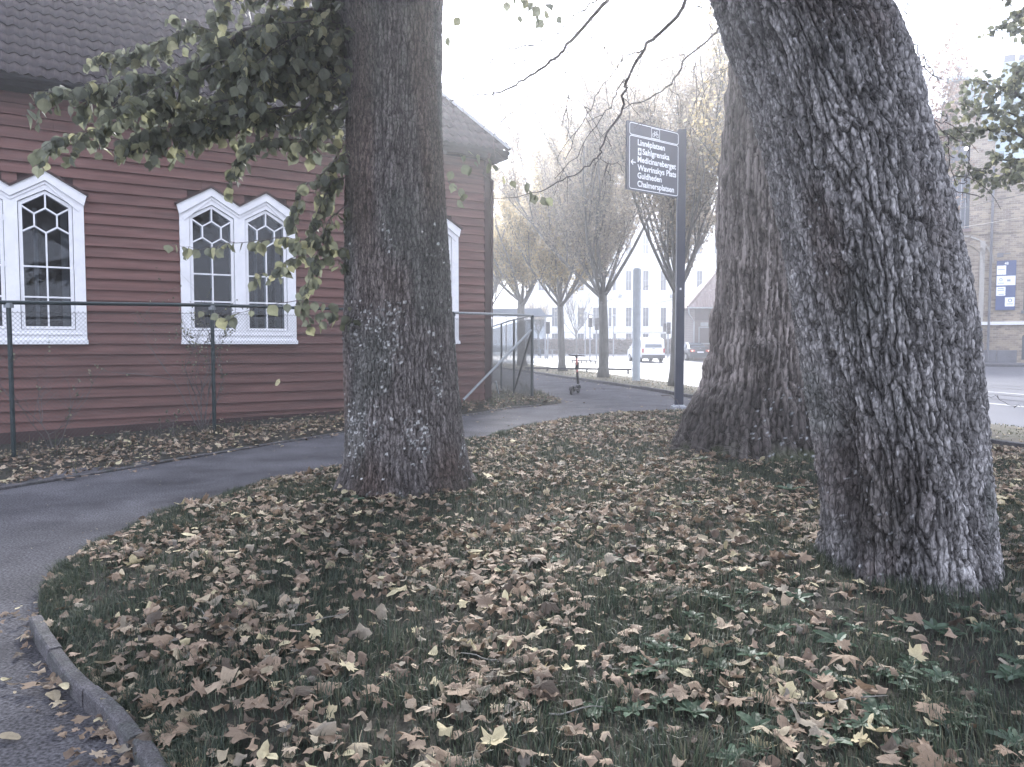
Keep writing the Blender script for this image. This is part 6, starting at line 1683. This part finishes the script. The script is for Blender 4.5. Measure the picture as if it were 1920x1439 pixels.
# hood arches: rings of bricks over the door and the tall window
def hood(h, w0, w1, y, name, m, pieces):
    n2 = 9; a = np.array(h[2:2 + n2]); c = np.array(((h[0][0] + h[1][0]) / 2, a[0][1])); rx = (h[1][0] - h[0][0]) / 2; rz = a[:, 1].max() - c[1]
    for k in range(pieces):
        t0, t1 = math.pi * (k + .06) / pieces, math.pi * (k + .94) / pieces
        P = [(c[0] + (rx + ww) * math.cos(t), c[1] + (rz + ww) * math.sin(t)) for ww, t in ((w0, t0), (w1, t0), (w1, t1), (w0, t1))]
        g = G(); g.prism(P, y, -.002); g.build(name, m, bb_)
hood(h_tall, .05, .32, -.03, 'arch_brick', 'yellow_brick', 15); hood(h_door, .08, .36, -.03, 'arch_brick', 'yellow_brick', 17); hood(h_door, .62, .9, -.10, 'arch_brick', 'yellow_brick', 17)
hood(h_door, 1.1, 1.2, -.08, 'hood_moulding', 'brick_trim', 10)
q0 = bhit(1838, 462); q1 = bhit(1843, 605); g = G(); g.bb(q0[0], q1[0], -.10, -.004, q1[1], q0[1] + .3); g.build('pilaster', 'brick_trim', bb_)
q = bhit(1836, 607)[1]; g = G(); g.bb(q0[0], 13, -.16, -.002, q - .1, q + .1); g.build('ledge', 'plaster_trim', bb_)
q = bhit(1850, 437)[1]; g = G(); g.bb(gc + .9, 13, -.05, -.002, q - .06, q + .06); g.build('band_course', 'yellow_brick', bb_)
zp0, zp1 = bhit(1860, 684)[1], bhit(1860, 657)[1]; x = -8.0
while x < 12:
    w_ = rnd.uniform(.9, 1.3); 
    if not (x < h_cell[1][0] and x + w_ > h_cell[0][0]): g = G(); g.bb(x, x + w_ - .02, -.12, -.002, zp0 - .4, zp1 + rnd.uniform(-.004, .004)); g.build('plinth_block', 'stone_plinth', bb_)
    x += w_
q = bhit(1854, 600)[0]; g = G(); g.tube([(q, -.14, zp0 + .2), (q, -.14, 12.3)], .07, 8); g.build('downpipe', 'stone_plinth', bb_)
# copings
for k in range(6):
    w, z_ = st[k]
    for s in (-1, 1):
        if k == 0: continue
        w0 = st[k - 1][0]; a, b_ = sorted((gc + s * (w + .07), gc + s * w0)); g = G(); g.bb(a, b_ - (0 if s < 0 else 0), -.12, .62, z_ + .002, z_ + .13); g.build('coping', 'copper', bb_)
g = G(); z_ = 17.752; wv = .64
g.bb(gc - wv, gc + wv, -.2, .7, z_, z_ + .14); g.add([(gc - wv, -.2, z_ + .14), (gc + wv, -.2, z_ + .14), (gc + wv, .7, z_ + .14), (gc - wv, .7, z_ + .14), (gc, .25, z_ + .52)], [[0, 1, 4], [1, 2, 4], [2, 3, 4], [3, 0, 4]]); g.build('coping', 'copper', bb_)
g = G(); rb = .21; g.lathe([(.06, z_ + .45), (.05, z_ + .66)] + [(max(.01, rb * math.sin(a)), z_ + .82 - rb * math.cos(a)) for a in np.linspace(.25, 3.1, 11)], (gc, .25, 0), 18); g.build('ball_finial', 'copper', bb_, sm=True)
# roof and plant rooms behind the gable
g = G(); g.add([(gc - 2.2, .5, 12.4), (13, .5, 12.4), (13, 6, 16.9), (gc - 1.0, 6, 16.9), (-11, .5, 12.4), (-11, 6, 16.9)], [[4, 0, 3, 5], [0, 1, 2, 3]]); g.build('roof', 'copper', bb_)
g = G(); g.bb(gc + .3, gc + 2.1, 2.5, 4.5, 15.5, 18.3)
for k in range(6): g.bb(gc + .4, gc + 2.0, 2.44, 2.49, 17.0 + k * .2, 17.08 + k * .2)
g.build('roof_vent', 'copper', bb_)
q = bhit(1880, 118, 3.0)
g = G(); g.bb(q[0], q[0] + 7, 3.0, 8, 15, q[1])
for k in range(14): g.bb(q[0] + k * .5, q[0] + k * .5 + .05, 2.95, 3.0, 15, q[1])
g.build('plant_room', 'copper', bb_)
g = G()
for k in range(3): g.bb(q[0] + .1 + k * .8, q[0] + .7 + k * .8, 3.4, 4.4, q[1] + .01, q[1] + .55 - .1 * k)
g.build('roof_unit', 'stone_plinth', bb_)
# wall boards
a = bhit(1866, 582, -.1); b_ = bhit(1906, 488, -.1); sw, sh = b_[0] - a[0], b_[1] - a[1]
sb = thing('tenant_board', 'blue and white tenant board numbered 48 on the brick wall', 'sign', (*BO, 0), BA)
g = G(); g.bb(a[0], b_[0], -.13, -.004, a[1], b_[1]); g.build('board', 'panel_blue', sb)
def pane_(u0, u1, v0, v1): g = G(); g.bb(a[0] + u0 * sw, a[0] + u1 * sw, -.14, -.131, b_[1] - v1 * sh, b_[1] - v0 * sh); return g.build('white_plate', 'panel_white', sb)
P1 = pane_(.02, .49, .10, .285); P2 = pane_(.02, .98, .31, .50); P3 = pane_(.02, .49, .53, .71); P4 = pane_(.48, .97, .745, .93)
text_mesh('48', a[0] + .40 * sw, b_[1] - .085 * sh, .2 * sw, .16, -.134, sb, 'panel_white', .02)
g = G()
for u0, u1, v in ((.08, .42, .18), (.08, .40, .455), (.10, .40, .565), (.09, .43, .60), (.14, .42, .68), (.58, .90, .88)): g.bb(a[0] + u0 * sw, a[0] + u1 * sw, -.143, -.1405, b_[1] - v * sh - .02, b_[1] - v * sh + .02)
g.bb(a[0] + .55 * sw, a[0] + .73 * sw, -.143, -.1405, b_[1] - .425 * sh, b_[1] - .385 * sh)
for u, v, r_ in ((.24, .385, .09), (.74, .81, .11)):
    n = 14; g.add([(a[0] + u * sw + rr * math.cos(k * 6.2832 / n), -.143, b_[1] - v * sh + rr * math.sin(k * 6.2832 / n)) for rr in (r_, r_ * .6) for k in range(n)], np.array([(i, (i + 1) % n, (i + 1) % n + n, i + n) for i in range(n)]))
g.build('print', 'panel_ink', sb)
a2 = bhit(1823, 647, -.1); b2 = bhit(1842, 615, -.1); s2 = thing('wall_sign', 'small dark blue information sign low on the brick wall beside the trunk', 'sign', (*BO, 0), BA)
g = G(); g.bb(a2[0], b2[0], -.13, -.004, a2[1], b2[1]); g.build('board', 'panel_blue', s2)
g = G(); 
for k in range(8): zz = b2[1] - (.08 + k * .085) * (b2[1] - a2[1]); g.bb(a2[0] + .05, a2[0] + rnd.uniform(.25, .55), -.134, -.1305, zz - .015, zz + .015)
g.build('print', 'panel_white', s2)
q = bhit(1876, 480); wl = thing('wall_lamp', 'small dark spotlight on the brick wall above the tenant board', 'lamp', (*BO, 0), BA)
g = G(); g.bb(q[0] - .2, q[0] + .12, -.62, -.3, q[1] - .12, q[1] + .12); g.build('housing', 'stone_plinth', wl)
g = G(); g.tube([(q[0] + .1, -.45, q[1] + .08), (q[0] + .5, -.02, q[1] + .1)], .03, 6); g.build('arm', 'stone_plinth', wl)
# pavement in front of the brick building
def bworld(x, y): return (BO[0] + x * bc - y * bs, BO[1] + x * bs + y * bc)
pv = [bworld(-11, -4.5), bworld(22, -4.5), bworld(22, 1), bworld(-11, 1)]
V, F = sheet(pv, 1.5, lambda x, y: gz(x, y) + .12); g = G(); g.add(V, F)
g.build('pavement', 'asphalt_road')['kind'] = 'structure'
kerb('pavement_kerb', [bworld(-11, -4.6), bworld(22, -4.6)], .15, .135, 1.5, gz)
# overhead wires
for (pa, pya, Ya), (pb, pyb, Yb) in (((1740, 402, 30), (1960, 352, 26)), ((1780, 428, 30), (1960, 398, 26)), ((1270, 515, 40), (1390, 470, 36)), ((1255, 562, 44), (1350, 538, 40))):
    A_, B_ = np.array(atY(pa, pya, Ya)), np.array(atY(pb, pyb, Yb)); d_ = (B_ - A_); A_ = A_ - d_ * 1.5; B_ = B_ + d_ * 1.5
    tt = np.linspace(0, 1, 12); P = A_[None] + (B_ - A_)[None] * tt[:, None]; P[:, 2] -= 0.3 * 4 * tt * (1 - tt) * .2
    g = G(); g.tube(P, .010, 4); o = g.build('overhead_wire', 'wire', None, tuple(A_), loc=tuple(A_)); tag(o, 'thin overhead wire strung above the tram street', 'wire', 'overhead wires of the tram street')

# ------------------------------------------------------------------ haze
g = G(); g.bb(-251, 251, -61, 301, -1.6, 22); hz = g.build('haze'); tag(hz, kind='stuff'); hz['label'] = 'thin pale autumn haze in the air'
hm = bpy.data.materials.new('haze'); hm.use_nodes = True; hn = hm.node_tree; hn.nodes.clear()
ho = hn.nodes.new('ShaderNodeOutputMaterial'); hv = hn.nodes.new('ShaderNodeVolumePrincipled')
hv.inputs['Density'].default_value = HAZE_DENSITY; hv.inputs['Color'].default_value = (.93, .95, 1.0, 1); hv.inputs['Anisotropy'].default_value = .78
hn.links.new(hv.outputs[0], ho.inputs['Volume']); hz.data.materials.clear(); hz.data.materials.append(hm)
print('triangles', sum(len(o.data.loop_triangles) if o.data.loop_triangles else sum(len(p.vertices) - 2 for p in o.data.polygons) for o in SC.objects if o.type == 'MESH' and len(o.data.polygons) > 5000))
